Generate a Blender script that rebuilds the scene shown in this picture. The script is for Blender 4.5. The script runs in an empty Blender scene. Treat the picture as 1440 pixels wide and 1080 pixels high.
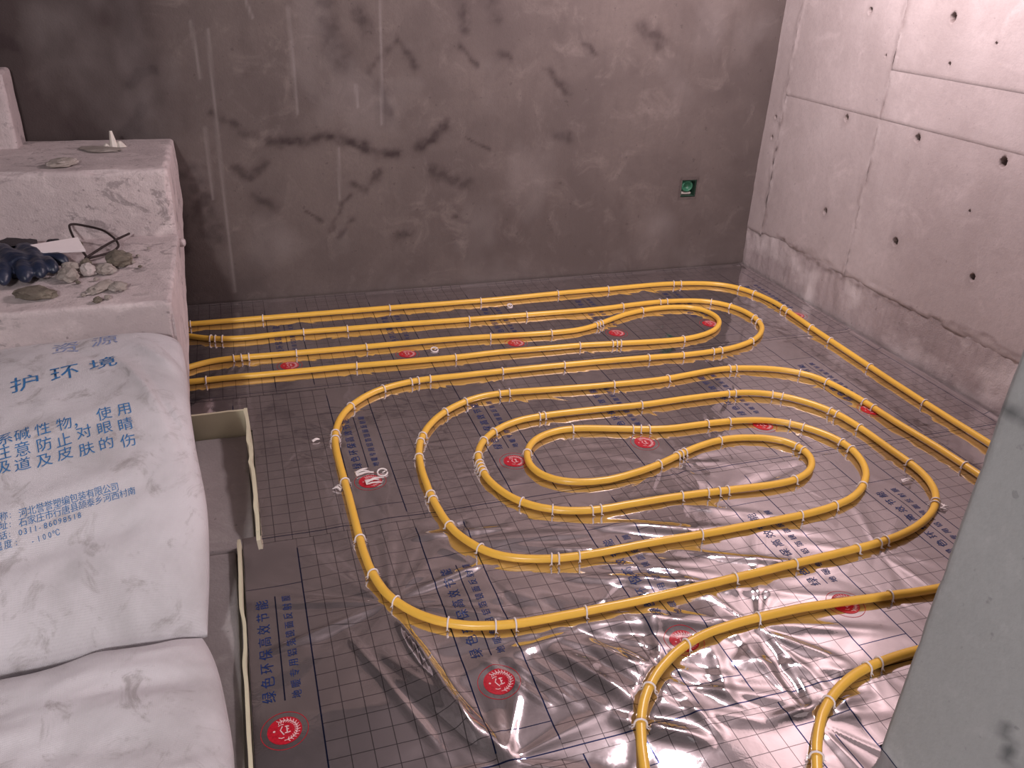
import bpy, bmesh, math, random
import numpy as np
from mathutils import Vector, Matrix, kdtree

# ---------------------------------------------------------------- camera, world, lights, exposure
scene = bpy.context.scene
COL = scene.collection
CAM_H = 1.5
def camera_axes(yaw, pitch, roll):
    f0 = Vector((math.sin(yaw), math.cos(yaw), 0)); r0 = Vector((math.cos(yaw), -math.sin(yaw), 0)); u0 = Vector((0, 0, 1))
    f = f0*math.cos(pitch)-u0*math.sin(pitch); u = u0*math.cos(pitch)+f0*math.sin(pitch)
    return r0*math.cos(roll)+u*math.sin(roll), u*math.cos(roll)-r0*math.sin(roll), f
cr, cu, cf = camera_axes(math.radians(19.0842), math.radians(27.2094), math.radians(2.4510))
cam_data = bpy.data.cameras.new('camera'); cam_data.sensor_width = 36; cam_data.lens = 1154.9/1440*36; cam_data.clip_start = .05
cam = bpy.data.objects.new('camera', cam_data); COL.objects.link(cam)
cam.matrix_world = Matrix(((cr.x, cu.x, -cf.x, 0), (cr.y, cu.y, -cf.y, 0), (cr.z, cu.z, -cf.z, CAM_H), (0, 0, 0, 1)))
scene.camera = cam

world = bpy.data.worlds.new('world'); scene.world = world; world.use_nodes = True
world.node_tree.nodes['Background'].inputs[0].default_value = (.5, .45, .47, 1)
world.node_tree.nodes['Background'].inputs[1].default_value = .05

LAMP_POS = (1.88, 2.65, 2.08)          # bare bulb that hangs near the right-hand wall (its light is built with the lamp)
LAMP_WATT = 72
FILL_LAMP_POS = (-.9, -1.75, 2.45)    # unseen fill lamp, added behind the viewer to brighten sacks, stairs and partition
FILL_LAMP_WATT = 185
vs = scene.view_settings
vs.view_transform = 'Standard'; vs.look = 'None'; vs.gamma = 1; vs.exposure = 0.82
try: vs.use_curve_mapping = False
except Exception: pass

# ---------------------------------------------------------------- measured floor layout (metres)
PIPE_PATHS = {
  'back': [(-0.468,3.636),(-0.438,3.635),(-0.408,3.633),(-0.378,3.632),(-0.348,3.631),(-0.318,3.630),(-0.288,3.629),(-0.258,3.629),(-0.228,3.629),(-0.198,3.629),(-0.168,3.629),(-0.138,3.629),(-0.108,3.629),(-0.078,3.629),(-0.048,3.629),(-0.018,3.629),(0.012,3.629),(0.042,3.629),(0.072,3.628),(0.102,3.628),(0.132,3.628),(0.162,3.628),(0.192,3.627),(0.222,3.627),(0.252,3.627),(0.282,3.627),(0.312,3.626),(0.342,3.626),(0.372,3.626),(0.402,3.625),(0.432,3.625),(0.462,3.625),(0.492,3.625),(0.522,3.624),(0.552,3.624),(0.582,3.624),(0.612,3.624),(0.642,3.624),(0.672,3.624),(0.702,3.624),(0.732,3.624),(0.762,3.623),(0.792,3.623),(0.822,3.623),(0.852,3.623),(0.882,3.623),(0.912,3.623),(0.942,3.623),(0.972,3.623),(1.002,3.623),(1.032,3.622),(1.062,3.622),(1.092,3.622),(1.122,3.622),(1.152,3.623),(1.182,3.624),(1.211,3.625),(1.241,3.626),(1.271,3.627),(1.301,3.629),(1.331,3.630),(1.361,3.631),(1.391,3.633),(1.421,3.634),(1.451,3.635),(1.481,3.636),(1.511,3.637),(1.541,3.638),(1.571,3.638),(1.601,3.639),(1.631,3.639),(1.661,3.639),(1.691,3.639),(1.721,3.639),(1.751,3.639),(1.781,3.639),(1.811,3.640),(1.841,3.641),(1.871,3.642),(1.901,3.643),(1.931,3.644),(1.961,3.644),(1.991,3.645),(2.021,3.645),(2.051,3.645),(2.081,3.644),(2.111,3.642),(2.141,3.638),(2.170,3.634),(2.200,3.629),(2.230,3.624),(2.259,3.618),(2.288,3.611),(2.317,3.603),(2.345,3.592),(2.371,3.579),(2.396,3.563),(2.419,3.544),(2.440,3.522),(2.457,3.498),(2.473,3.472),(2.485,3.445),(2.496,3.418),(2.505,3.389),(2.512,3.360),(2.518,3.330),(2.522,3.301),(2.525,3.271),(2.526,3.241),(2.525,3.211),(2.523,3.181),(2.521,3.151),(2.519,3.121),(2.517,3.091),(2.516,3.061),(2.514,3.031),(2.512,3.001),(2.510,2.972),(2.508,2.942),(2.507,2.912),(2.506,2.882),(2.505,2.852),(2.504,2.822),(2.502,2.792),(2.501,2.762),(2.500,2.732),(2.499,2.702),(2.498,2.672),(2.497,2.642),(2.496,2.612),(2.495,2.582),(2.494,2.552),(2.494,2.522),(2.493,2.492),(2.492,2.462),(2.491,2.432),(2.490,2.402),(2.489,2.372),(2.489,2.342),(2.488,2.312),(2.488,2.282),(2.487,2.252),(2.487,2.222),(2.486,2.192),(2.486,2.162),(2.486,2.132),(2.486,2.102),(2.486,2.072),(2.486,2.042),(2.486,2.012),(2.487,1.982),(2.487,1.952),(2.487,1.922),(2.487,1.892),(2.486,1.862),(2.486,1.832),(2.486,1.802)],
  'uloop': [(-0.435,3.120),(-0.406,3.126),(-0.376,3.134),(-0.348,3.142),(-0.320,3.153),(-0.293,3.166),(-0.267,3.180),(-0.240,3.193),(-0.213,3.205),(-0.184,3.215),(-0.155,3.220),(-0.125,3.223),(-0.095,3.224),(-0.065,3.224),(-0.035,3.223),(-0.005,3.222),(0.025,3.221),(0.055,3.220),(0.085,3.219),(0.114,3.218),(0.144,3.218),(0.174,3.217),(0.204,3.216),(0.234,3.216),(0.264,3.215),(0.294,3.214),(0.324,3.214),(0.354,3.213),(0.384,3.213),(0.414,3.212),(0.444,3.212),(0.474,3.211),(0.504,3.211),(0.534,3.211),(0.564,3.211),(0.594,3.211),(0.624,3.210),(0.654,3.210),(0.684,3.210),(0.714,3.210),(0.744,3.209),(0.774,3.209),(0.804,3.208),(0.834,3.207),(0.864,3.206),(0.894,3.204),(0.924,3.202),(0.954,3.200),(0.984,3.197),(1.014,3.194),(1.044,3.191),(1.074,3.189),(1.104,3.186),(1.133,3.184),(1.163,3.181),(1.193,3.179),(1.223,3.177),(1.253,3.175),(1.283,3.174),(1.313,3.173),(1.343,3.173),(1.373,3.174),(1.403,3.177),(1.432,3.183),(1.461,3.191),(1.489,3.201),(1.516,3.213),(1.543,3.226),(1.570,3.239),(1.597,3.252),(1.624,3.265),(1.651,3.278),(1.679,3.291),(1.707,3.302),(1.735,3.311),(1.764,3.319),(1.793,3.326),(1.822,3.331),(1.852,3.335),(1.882,3.338),(1.912,3.338),(1.942,3.338),(1.972,3.335),(2.001,3.330),(2.030,3.323),(2.057,3.312),(2.081,3.295),(2.100,3.274),(2.114,3.248),(2.123,3.220),(2.126,3.191),(2.124,3.162),(2.116,3.133),(2.103,3.107),(2.086,3.083),(2.066,3.061),(2.043,3.041),(2.019,3.024),(1.992,3.011),(1.965,2.999),(1.936,2.990),(1.907,2.982),(1.878,2.977),(1.848,2.973),(1.818,2.972),(1.788,2.972),(1.758,2.973),(1.728,2.975),(1.698,2.977),(1.669,2.979),(1.639,2.982),(1.609,2.985),(1.579,2.989),(1.549,2.992),(1.519,2.996),(1.490,3.000),(1.460,3.003),(1.430,3.007),(1.400,3.010),(1.370,3.013),(1.341,3.015),(1.311,3.017),(1.281,3.018),(1.251,3.019),(1.221,3.020),(1.191,3.021),(1.161,3.022),(1.131,3.024),(1.101,3.025),(1.071,3.027),(1.041,3.028),(1.011,3.029),(0.981,3.030),(0.951,3.029),(0.921,3.029),(0.891,3.027),(0.861,3.026),(0.831,3.025),(0.801,3.025),(0.771,3.025),(0.741,3.026),(0.711,3.026),(0.681,3.028),(0.651,3.029),(0.621,3.030),(0.591,3.031),(0.561,3.032),(0.531,3.033),(0.501,3.035),(0.471,3.036),(0.441,3.037),(0.411,3.038),(0.381,3.039),(0.351,3.040),(0.321,3.041),(0.291,3.041),(0.261,3.041),(0.231,3.041),(0.201,3.041),(0.171,3.041),(0.141,3.042),(0.111,3.042),(0.081,3.043),(0.051,3.044),(0.021,3.045),(-0.009,3.046),(-0.039,3.047),(-0.069,3.049),(-0.099,3.049),(-0.129,3.049),(-0.159,3.049),(-0.189,3.048),(-0.219,3.048),(-0.249,3.047),(-0.279,3.048),(-0.309,3.048),(-0.338,3.049),(-0.368,3.049),(-0.398,3.050),(-0.428,3.051)],
  'spiral': [(-0.466,3.596),(-0.439,3.582),(-0.412,3.569),(-0.385,3.555),(-0.358,3.542),(-0.332,3.528),(-0.305,3.514),(-0.279,3.500),(-0.253,3.485),(-0.227,3.470),(-0.200,3.456),(-0.173,3.445),(-0.144,3.436),(-0.115,3.430),(-0.085,3.426),(-0.056,3.424),(-0.026,3.423),(0.004,3.424),(0.034,3.425),(0.064,3.427),(0.094,3.428),(0.124,3.429),(0.154,3.430),(0.184,3.430),(0.214,3.429),(0.244,3.428),(0.274,3.427),(0.304,3.426),(0.334,3.425),(0.364,3.423),(0.394,3.422),(0.424,3.421),(0.454,3.420),(0.484,3.420),(0.514,3.419),(0.544,3.418),(0.574,3.417),(0.604,3.416),(0.634,3.415),(0.664,3.415),(0.694,3.414),(0.724,3.413),(0.754,3.412),(0.784,3.412),(0.814,3.411),(0.844,3.410),(0.874,3.409),(0.904,3.408),(0.934,3.408),(0.964,3.407),(0.994,3.406),(1.024,3.406),(1.054,3.405),(1.084,3.404),(1.114,3.404),(1.144,3.403),(1.174,3.402),(1.204,3.402),(1.234,3.401),(1.264,3.400),(1.294,3.399),(1.324,3.398),(1.354,3.397),(1.384,3.396),(1.414,3.395),(1.444,3.394),(1.474,3.393),(1.504,3.392),(1.534,3.392),(1.564,3.392),(1.594,3.393),(1.624,3.394),(1.654,3.396),(1.683,3.398),(1.713,3.401),(1.743,3.403),(1.773,3.406),(1.803,3.408),(1.833,3.410),(1.863,3.412),(1.893,3.413),(1.923,3.413),(1.953,3.412),(1.983,3.411),(2.013,3.408),(2.042,3.405),(2.072,3.400),(2.102,3.395),(2.131,3.387),(2.159,3.378),(2.186,3.365),(2.211,3.349),(2.233,3.330),(2.253,3.308),(2.271,3.284),(2.285,3.258),(2.296,3.230),(2.303,3.201),(2.307,3.172),(2.308,3.142),(2.306,3.112),(2.302,3.082),(2.294,3.054),(2.283,3.026),(2.269,3.000),(2.251,2.976),(2.232,2.953),(2.210,2.932),(2.187,2.913),(2.163,2.896),(2.137,2.881),(2.110,2.868),(2.082,2.857),(2.054,2.847),(2.025,2.839),(1.996,2.832),(1.967,2.827),(1.937,2.824),(1.907,2.821),(1.877,2.820),(1.847,2.818),(1.817,2.818),(1.787,2.817),(1.757,2.818),(1.727,2.819),(1.697,2.821),(1.667,2.824),(1.637,2.826),(1.607,2.828),(1.578,2.830),(1.548,2.832),(1.518,2.834),(1.488,2.836),(1.458,2.838),(1.428,2.839),(1.398,2.841),(1.368,2.842),(1.338,2.844),(1.308,2.845),(1.278,2.846),(1.248,2.847),(1.218,2.848),(1.188,2.849),(1.158,2.850),(1.128,2.851),(1.098,2.851),(1.068,2.852),(1.038,2.852),(1.008,2.853),(0.978,2.853),(0.948,2.853),(0.918,2.853),(0.888,2.853),(0.858,2.853),(0.828,2.853),(0.798,2.852),(0.768,2.852),(0.738,2.852),(0.708,2.853),(0.678,2.853),(0.648,2.854),(0.618,2.853),(0.588,2.851),(0.559,2.847),(0.529,2.841),(0.500,2.834),(0.472,2.825),(0.444,2.814),(0.417,2.801),(0.392,2.785),(0.368,2.767),(0.346,2.747),(0.325,2.726),(0.306,2.703),(0.288,2.678),(0.273,2.653),(0.260,2.626),(0.249,2.598),(0.240,2.569),(0.233,2.540),(0.227,2.511),(0.223,2.481),(0.220,2.452),(0.219,2.422),(0.218,2.392),(0.218,2.362),(0.218,2.332),(0.218,2.302),(0.219,2.272),(0.219,2.242),(0.220,2.212),(0.220,2.182),(0.221,2.152),(0.221,2.122),(0.221,2.092),(0.221,2.062),(0.221,2.032),(0.221,2.002),(0.221,1.972),(0.221,1.942),(0.222,1.912),(0.222,1.882),(0.223,1.852),(0.225,1.822),(0.227,1.792),(0.231,1.762),(0.236,1.733),(0.243,1.703),(0.251,1.675),(0.263,1.647),(0.278,1.622),(0.295,1.597),(0.314,1.574),(0.336,1.553),(0.359,1.535),(0.384,1.519),(0.411,1.505),(0.438,1.494),(0.467,1.486),(0.496,1.479),(0.525,1.474),(0.555,1.470),(0.585,1.468),(0.615,1.467),(0.645,1.466),(0.675,1.466),(0.705,1.465),(0.735,1.465),(0.765,1.465),(0.795,1.465),(0.825,1.464),(0.855,1.464),(0.885,1.464),(0.915,1.465),(0.945,1.466),(0.975,1.467),(1.005,1.468),(1.035,1.470),(1.065,1.471),(1.095,1.472),(1.125,1.473),(1.155,1.475),(1.185,1.476),(1.215,1.477),(1.245,1.478),(1.275,1.479),(1.305,1.480),(1.335,1.482),(1.365,1.483),(1.395,1.484),(1.425,1.485),(1.455,1.486),(1.485,1.487),(1.515,1.488),(1.545,1.490),(1.575,1.491),(1.605,1.493),(1.634,1.494),(1.664,1.496),(1.694,1.499),(1.724,1.503),(1.754,1.507),(1.783,1.513),(1.812,1.520),(1.841,1.528),(1.869,1.538),(1.897,1.549),(1.924,1.562),(1.950,1.576),(1.976,1.593),(1.999,1.611),(2.021,1.631),(2.041,1.653),(2.059,1.677),(2.073,1.703),(2.085,1.730),(2.093,1.759),(2.099,1.788),(2.102,1.818),(2.102,1.848),(2.101,1.878),(2.100,1.908),(2.099,1.938),(2.099,1.968),(2.098,1.998),(2.098,2.028),(2.097,2.058),(2.095,2.088),(2.093,2.118),(2.089,2.147),(2.084,2.177),(2.076,2.205),(2.065,2.233),(2.052,2.260),(2.037,2.286),(2.020,2.311),(2.001,2.334),(1.981,2.356),(1.958,2.376),(1.935,2.394),(1.910,2.410),(1.883,2.423),(1.855,2.433),(1.826,2.441),(1.796,2.446),(1.767,2.449),(1.737,2.451),(1.707,2.452),(1.677,2.453),(1.647,2.453),(1.617,2.453),(1.587,2.453),(1.557,2.453),(1.527,2.452),(1.497,2.451),(1.467,2.450),(1.437,2.449),(1.407,2.448),(1.377,2.449),(1.347,2.450),(1.317,2.451),(1.287,2.453),(1.257,2.455),(1.227,2.456),(1.197,2.458),(1.167,2.459),(1.137,2.460),(1.107,2.461),(1.077,2.462),(1.047,2.463),(1.017,2.463),(0.987,2.463),(0.957,2.461),(0.928,2.459),(0.898,2.455),(0.869,2.448),(0.841,2.438),(0.814,2.426),(0.788,2.410),(0.764,2.393),(0.741,2.373),(0.721,2.352),(0.703,2.328),(0.688,2.302),(0.676,2.275),(0.668,2.246),(0.663,2.217),(0.661,2.187),(0.660,2.157),(0.662,2.127),(0.667,2.098),(0.675,2.069),(0.685,2.041),(0.697,2.014),(0.713,1.988),(0.731,1.965),(0.752,1.944),(0.775,1.925),(0.801,1.910),(0.827,1.896),(0.855,1.886),(0.884,1.878),(0.913,1.872),(0.943,1.869),(0.973,1.868),(1.003,1.868),(1.033,1.869),(1.063,1.869),(1.093,1.869),(1.123,1.869),(1.153,1.869),(1.183,1.869),(1.213,1.868),(1.243,1.867),(1.273,1.865),(1.303,1.864),(1.333,1.861),(1.363,1.859),(1.392,1.857),(1.422,1.855),(1.452,1.852),(1.482,1.850),(1.512,1.848),(1.542,1.846),(1.572,1.846),(1.602,1.847),(1.632,1.850),(1.661,1.857),(1.689,1.867),(1.715,1.880),(1.739,1.898),(1.759,1.919),(1.775,1.944),(1.785,1.971),(1.788,1.999),(1.784,2.028),(1.773,2.054),(1.756,2.078),(1.733,2.096),(1.707,2.111),(1.680,2.122),(1.651,2.130),(1.622,2.137),(1.592,2.141),(1.563,2.143),(1.533,2.141),(1.503,2.138),(1.474,2.132),(1.445,2.125),(1.416,2.117),(1.388,2.107),(1.359,2.097),(1.332,2.086),(1.304,2.075),(1.276,2.064),(1.247,2.054),(1.219,2.045),(1.190,2.037),(1.161,2.030),(1.131,2.024),(1.102,2.018),(1.072,2.014),(1.043,2.011),(1.013,2.012),(0.983,2.014),(0.954,2.020),(0.925,2.028),(0.898,2.040),(0.874,2.056),(0.853,2.077),(0.837,2.101),(0.827,2.129),(0.823,2.158),(0.825,2.187),(0.831,2.216),(0.843,2.243),(0.858,2.269),(0.877,2.292),(0.899,2.311),(0.924,2.326),(0.951,2.337),(0.980,2.345),(1.009,2.349),(1.039,2.348),(1.069,2.345),(1.098,2.339),(1.127,2.331),(1.156,2.323),(1.185,2.314),(1.213,2.306),(1.242,2.297),(1.271,2.289),(1.300,2.281),(1.329,2.274),(1.358,2.268),(1.388,2.263),(1.418,2.261),(1.448,2.260),(1.478,2.260),(1.508,2.260),(1.538,2.259),(1.568,2.259),(1.598,2.257),(1.628,2.255),(1.657,2.252),(1.687,2.248),(1.717,2.243),(1.746,2.236),(1.774,2.227),(1.802,2.216),(1.828,2.202),(1.852,2.184),(1.874,2.164),(1.894,2.142),(1.912,2.118),(1.928,2.093),(1.942,2.067),(1.952,2.039),(1.959,2.010),(1.961,1.980),(1.959,1.951),(1.953,1.922),(1.944,1.893),(1.932,1.866),(1.917,1.840),(1.900,1.816),(1.879,1.794),(1.857,1.774),(1.834,1.755),(1.809,1.739),(1.783,1.725),(1.755,1.713),(1.727,1.704),(1.698,1.697),(1.668,1.691),(1.639,1.686),(1.609,1.683),(1.579,1.680),(1.549,1.678),(1.519,1.677),(1.489,1.677),(1.459,1.676),(1.429,1.676),(1.399,1.676),(1.369,1.675),(1.339,1.675),(1.309,1.675),(1.279,1.674),(1.249,1.674),(1.219,1.674),(1.189,1.675),(1.159,1.675),(1.129,1.676),(1.099,1.677),(1.069,1.678),(1.039,1.678),(1.009,1.678),(0.979,1.678),(0.949,1.677),(0.919,1.677),(0.889,1.676),(0.859,1.676),(0.829,1.677),(0.799,1.678),(0.769,1.681),(0.740,1.684),(0.710,1.690),(0.681,1.697),(0.653,1.706),(0.625,1.717),(0.599,1.731),(0.575,1.748),(0.554,1.769),(0.536,1.792),(0.520,1.818),(0.506,1.844),(0.494,1.872),(0.486,1.900),(0.480,1.929),(0.475,1.959),(0.472,1.989),(0.469,2.019),(0.467,2.049),(0.466,2.079),(0.466,2.109),(0.467,2.139),(0.467,2.169),(0.468,2.199),(0.470,2.229),(0.473,2.258),(0.476,2.288),(0.481,2.318),(0.488,2.347),(0.496,2.376),(0.507,2.404),(0.519,2.431),(0.533,2.457),(0.548,2.483),(0.566,2.507),(0.585,2.531),(0.605,2.552),(0.627,2.572),(0.651,2.591),(0.676,2.608),(0.701,2.623),(0.728,2.637),(0.755,2.649),(0.783,2.658),(0.812,2.665),(0.842,2.668),(0.872,2.669),(0.902,2.669),(0.932,2.667),(0.962,2.665),(0.992,2.662),(1.021,2.659),(1.051,2.656),(1.081,2.653),(1.111,2.650),(1.141,2.648),(1.171,2.645),(1.201,2.643),(1.231,2.640),(1.261,2.638),(1.291,2.636),(1.320,2.635),(1.350,2.633),(1.380,2.632),(1.410,2.630),(1.440,2.629),(1.470,2.628),(1.500,2.627),(1.530,2.627),(1.560,2.628),(1.590,2.630),(1.620,2.633),(1.650,2.637),(1.680,2.640),(1.709,2.644),(1.739,2.647),(1.769,2.651),(1.799,2.653),(1.829,2.654),(1.859,2.654),(1.888,2.651),(1.918,2.647),(1.947,2.641),(1.976,2.633),(2.005,2.625),(2.034,2.615),(2.061,2.604),(2.088,2.591),(2.114,2.576),(2.138,2.558),(2.160,2.538),(2.180,2.516),(2.196,2.491),(2.208,2.464),(2.218,2.436),(2.226,2.407),(2.232,2.378),(2.238,2.348),(2.243,2.319),(2.247,2.289),(2.250,2.259),(2.253,2.229),(2.254,2.199),(2.255,2.169),(2.257,2.139),(2.258,2.109),(2.260,2.079),(2.263,2.050),(2.266,2.020),(2.269,1.990),(2.273,1.960),(2.275,1.930),(2.278,1.900),(2.279,1.870),(2.280,1.840),(2.281,1.810),(2.282,1.780),(2.283,1.750),(2.283,1.720),(2.284,1.690),(2.285,1.660),(2.286,1.631),(2.286,1.601)],
  'front': [(1.956,1.276),(1.926,1.278),(1.896,1.280),(1.866,1.282),(1.836,1.284),(1.806,1.285),(1.776,1.285),(1.746,1.286),(1.716,1.287),(1.686,1.288),(1.656,1.290),(1.626,1.292),(1.597,1.295),(1.567,1.298),(1.537,1.301),(1.507,1.303),(1.477,1.306),(1.447,1.309),(1.417,1.312),(1.387,1.315),(1.358,1.317),(1.328,1.320),(1.298,1.322),(1.268,1.323),(1.238,1.323),(1.208,1.323),(1.178,1.323),(1.148,1.322),(1.118,1.321),(1.088,1.319),(1.058,1.316),(1.028,1.313),(0.999,1.308),(0.970,1.301),(0.941,1.292),(0.913,1.281),(0.886,1.268),(0.860,1.253),(0.835,1.237),(0.811,1.219),(0.789,1.199),(0.768,1.178),(0.749,1.155),(0.732,1.130),(0.717,1.104),(0.705,1.077),(0.693,1.049),(0.683,1.021),(0.673,0.993),(0.663,0.964),(0.654,0.936)],
  'corner': [(1.730,1.107),(1.701,1.108),(1.671,1.109),(1.641,1.110),(1.611,1.111),(1.581,1.112),(1.551,1.113),(1.521,1.113),(1.491,1.113),(1.461,1.113),(1.431,1.112),(1.401,1.110),(1.371,1.107),(1.341,1.104),(1.312,1.099),(1.282,1.092),(1.254,1.083),(1.226,1.072),(1.199,1.059),(1.173,1.045),(1.148,1.028),(1.124,1.010),(1.102,0.989),(1.082,0.968),(1.062,0.945),(1.044,0.921),(1.027,0.897),(1.010,0.872),(0.994,0.847),(0.978,0.821)],
}
TIE_SPOTS = {
  'back': [0.20,0.51,1.09,1.54,1.95,2.23,2.61,2.65,2.97,3.06,3.28,3.33,3.53,3.68,3.96,4.29],
  'uloop': [0.36,0.39,0.42,0.61,0.90,1.45,1.73,1.97,1.99,2.01,2.29,3.09,3.39,3.41,3.43,3.58,4.14,4.55,5.13],
  'spiral': [0.32,0.34,0.37,0.71,0.90,1.46,1.74,2.24,2.45,2.49,2.72,2.82,2.99,3.04,3.30,3.50,3.54,3.69,3.85,4.23,4.50,4.80,4.85,4.88,5.00,5.18,5.38,5.42,5.69,5.99,6.15,6.28,6.44,6.56,6.61,6.80,7.25,7.45,7.67,7.75,7.78,8.09,8.11,8.35,8.60,8.71,8.74,8.93,8.97,9.12,9.15,9.53,9.92,9.94,10.15,10.22,10.32,10.37,10.39,10.41,10.43,10.63,10.73,10.85,10.88,11.16,11.25,11.29,11.32,11.57,11.80,11.83,12.12,12.29,12.31,12.33,12.42,13.00,13.26,13.48,13.51,13.54,13.77,13.86,14.09,14.14,14.29,14.34,14.58,14.76,14.90,15.25,15.64,15.70,15.72,15.93,16.07,16.21,16.24,16.46,16.56,16.60,16.79,16.90,17.05,17.09,17.52,17.76,18.06,18.09,18.36,18.48,18.67,18.72,19.15],
  'front': [0.40,0.80,1.03,1.21,1.32],
  'corner': [0.37,0.41,0.58,0.75],
}
# ---- woven sack: a bent pillow lying down the steps ------------------------------------------------
SACK_PROFILE = np.array([(2.565,.44),(2.44,.474),(2.28,.474),(2.10,.447),(1.93,.387),(1.77,.307),(1.62,.217),(1.50,.125)])
SACK_EDGE = np.array([-.228,-.213,-.199,-.190,-.177,-.160,-.165,-.18])
SACK_LEFT = -1.08
def catmull(pts, n):
    pts = np.asarray(pts, float); pp = np.vstack([2*pts[0]-pts[1], pts, 2*pts[-1]-pts[-2]]); o = []
    for i in range(len(pts)-1):
        a, b, c, d = pp[i:i+4]; t = np.linspace(0, 1, n, endpoint=False)[:, None]
        o.append(.5*((2*b)+(-a+c)*t+(2*a-5*b+4*c-d)*t*t+(-a+3*b-3*c+d)*t**3))
    return np.vstack(o+[pts[-1:]])
_sp = catmull(np.c_[SACK_PROFILE, SACK_EDGE], 24)
_ss = np.r_[0, np.cumsum(np.linalg.norm(np.diff(_sp[:, :2], axis=0), axis=1))]
SACK_LEN = _ss[-1]
_tg = np.gradient(_sp[:, :2], axis=0); _tg /= np.linalg.norm(_tg, axis=1)[:, None]
SACK_FOLDS = [((-.36,.30),(-.20,.60),.012,.016),((-.33,.22),(-.19,.40),.010,.018),((-.30,.36),(-.175,.74),-.010,.014),
              ((-.9,.25),(-.72,.42),-.010,.04),((-.75,.62),(-.35,.52),.008,.03),((-.7,.80),(-.25,.72),.010,.035),((-.8,.93),(-.2,.86),-.010,.03),
              ((-.52,.17),(-.40,.30),-.008,.025),((-.95,.5),(-.8,.75),.010,.04)]
SACK_FLAPS = [((-.375,.28),(-.185,.66),.016,.05),((-.315,.16),(-.195,.36),.012,.035)]
def seg_dist(x, y, a, b):
    a = np.array(a); b = np.array(b); d = b-a; L = d@d
    t = np.clip(((x-a[0])*d[0]+(y-a[1])*d[1])/L, 0, 1)
    return np.hypot(x-a[0]-t*d[0], y-a[1]-t*d[1]), t
def sack_point(x, s, side=1, T=.075):
    x = np.asarray(x, float); s = np.asarray(s, float)
    y = np.interp(s, _ss, _sp[:, 0]); z = np.interp(s, _ss, _sp[:, 1]); xr = np.interp(s, _ss, _sp[:, 2])
    ty = np.interp(s, _ss, _tg[:, 0]); tz = np.interp(s, _ss, _tg[:, 1])
    ny, nz = tz*1.0, -ty*1.0                   # normal in the y-z plane, pointing up and towards -y
    xc = (xr+SACK_LEFT)/2; hw = (xr-SACK_LEFT)/2
    uu = np.clip(np.abs((x-xc)/hw), 0, 1); vv = np.clip(np.abs(2*s/SACK_LEN-1), 0, 1)
    e = np.sqrt(np.maximum(1-uu**6, 0))*np.sqrt(np.maximum(1-vv**9, 0))
    k = T*e*(1 if side > 0 else -.75)-T
    if side > 0:
        for a, b, amp, wd in SACK_FOLDS:
            d, t = seg_dist(x, s, a, b); k = k+amp*np.exp(-(d/wd)**2)*np.sin(np.pi*np.clip(t*.9+.05, 0, 1))*np.minimum(e*1.5, 1)
        for a, b, amp, wd in SACK_FLAPS:       # one-sided overlap of cloth: sharp step, slow decay
            ax, ay = a; bx, by = b; L = np.hypot(bx-ax, by-ay); sd_ = ((bx-ax)*(s-ay)-(by-ay)*(x-ax))/L; d, t = seg_dist(x, s, a, b)
            k = k+amp*np.exp(-d/wd)/(1+np.exp(-sd_/.0025))*np.sin(np.pi*np.clip(t, 0, 1))**.6*np.minimum(e*2, 1)*(np.abs(sd_) > d*.6)
    return np.stack([x, y+ny*k, z+nz*k+.06*(x+.6)], -1), np.stack([x*0, ny, nz], -1)
# ---------------------------------------------------------------- helpers
rng = np.random.default_rng(7); random.seed(7)
_H = rng.random((256, 256))
def vnoise(x, y, seed=0):
    x = np.asarray(x, float)+seed*17.31; y = np.asarray(y, float)+seed*9.77
    xi = np.floor(x).astype(int); yi = np.floor(y).astype(int); fx = x-xi; fy = y-yi
    fx = fx*fx*(3-2*fx); fy = fy*fy*(3-2*fy)
    g = lambda a, b: _H[a & 255, b & 255]
    return ((g(xi, yi)*(1-fx)+g(xi+1, yi)*fx)*(1-fy)+(g(xi, yi+1)*(1-fx)+g(xi+1, yi+1)*fx)*fy)*2-1
def fbm(x, y, oct=4, seed=0, gain=.5):
    o = 0; a = 1; f = 1; n = 0
    for i in range(oct):
        o = o+a*vnoise(x*f, y*f, seed+i*3); n += a; a *= gain; f *= 2.03
    return o/n
def smooth(a, b, x):
    t = np.clip((x-a)/(b-a), 0, 1); return t*t*(3-2*t)

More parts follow.
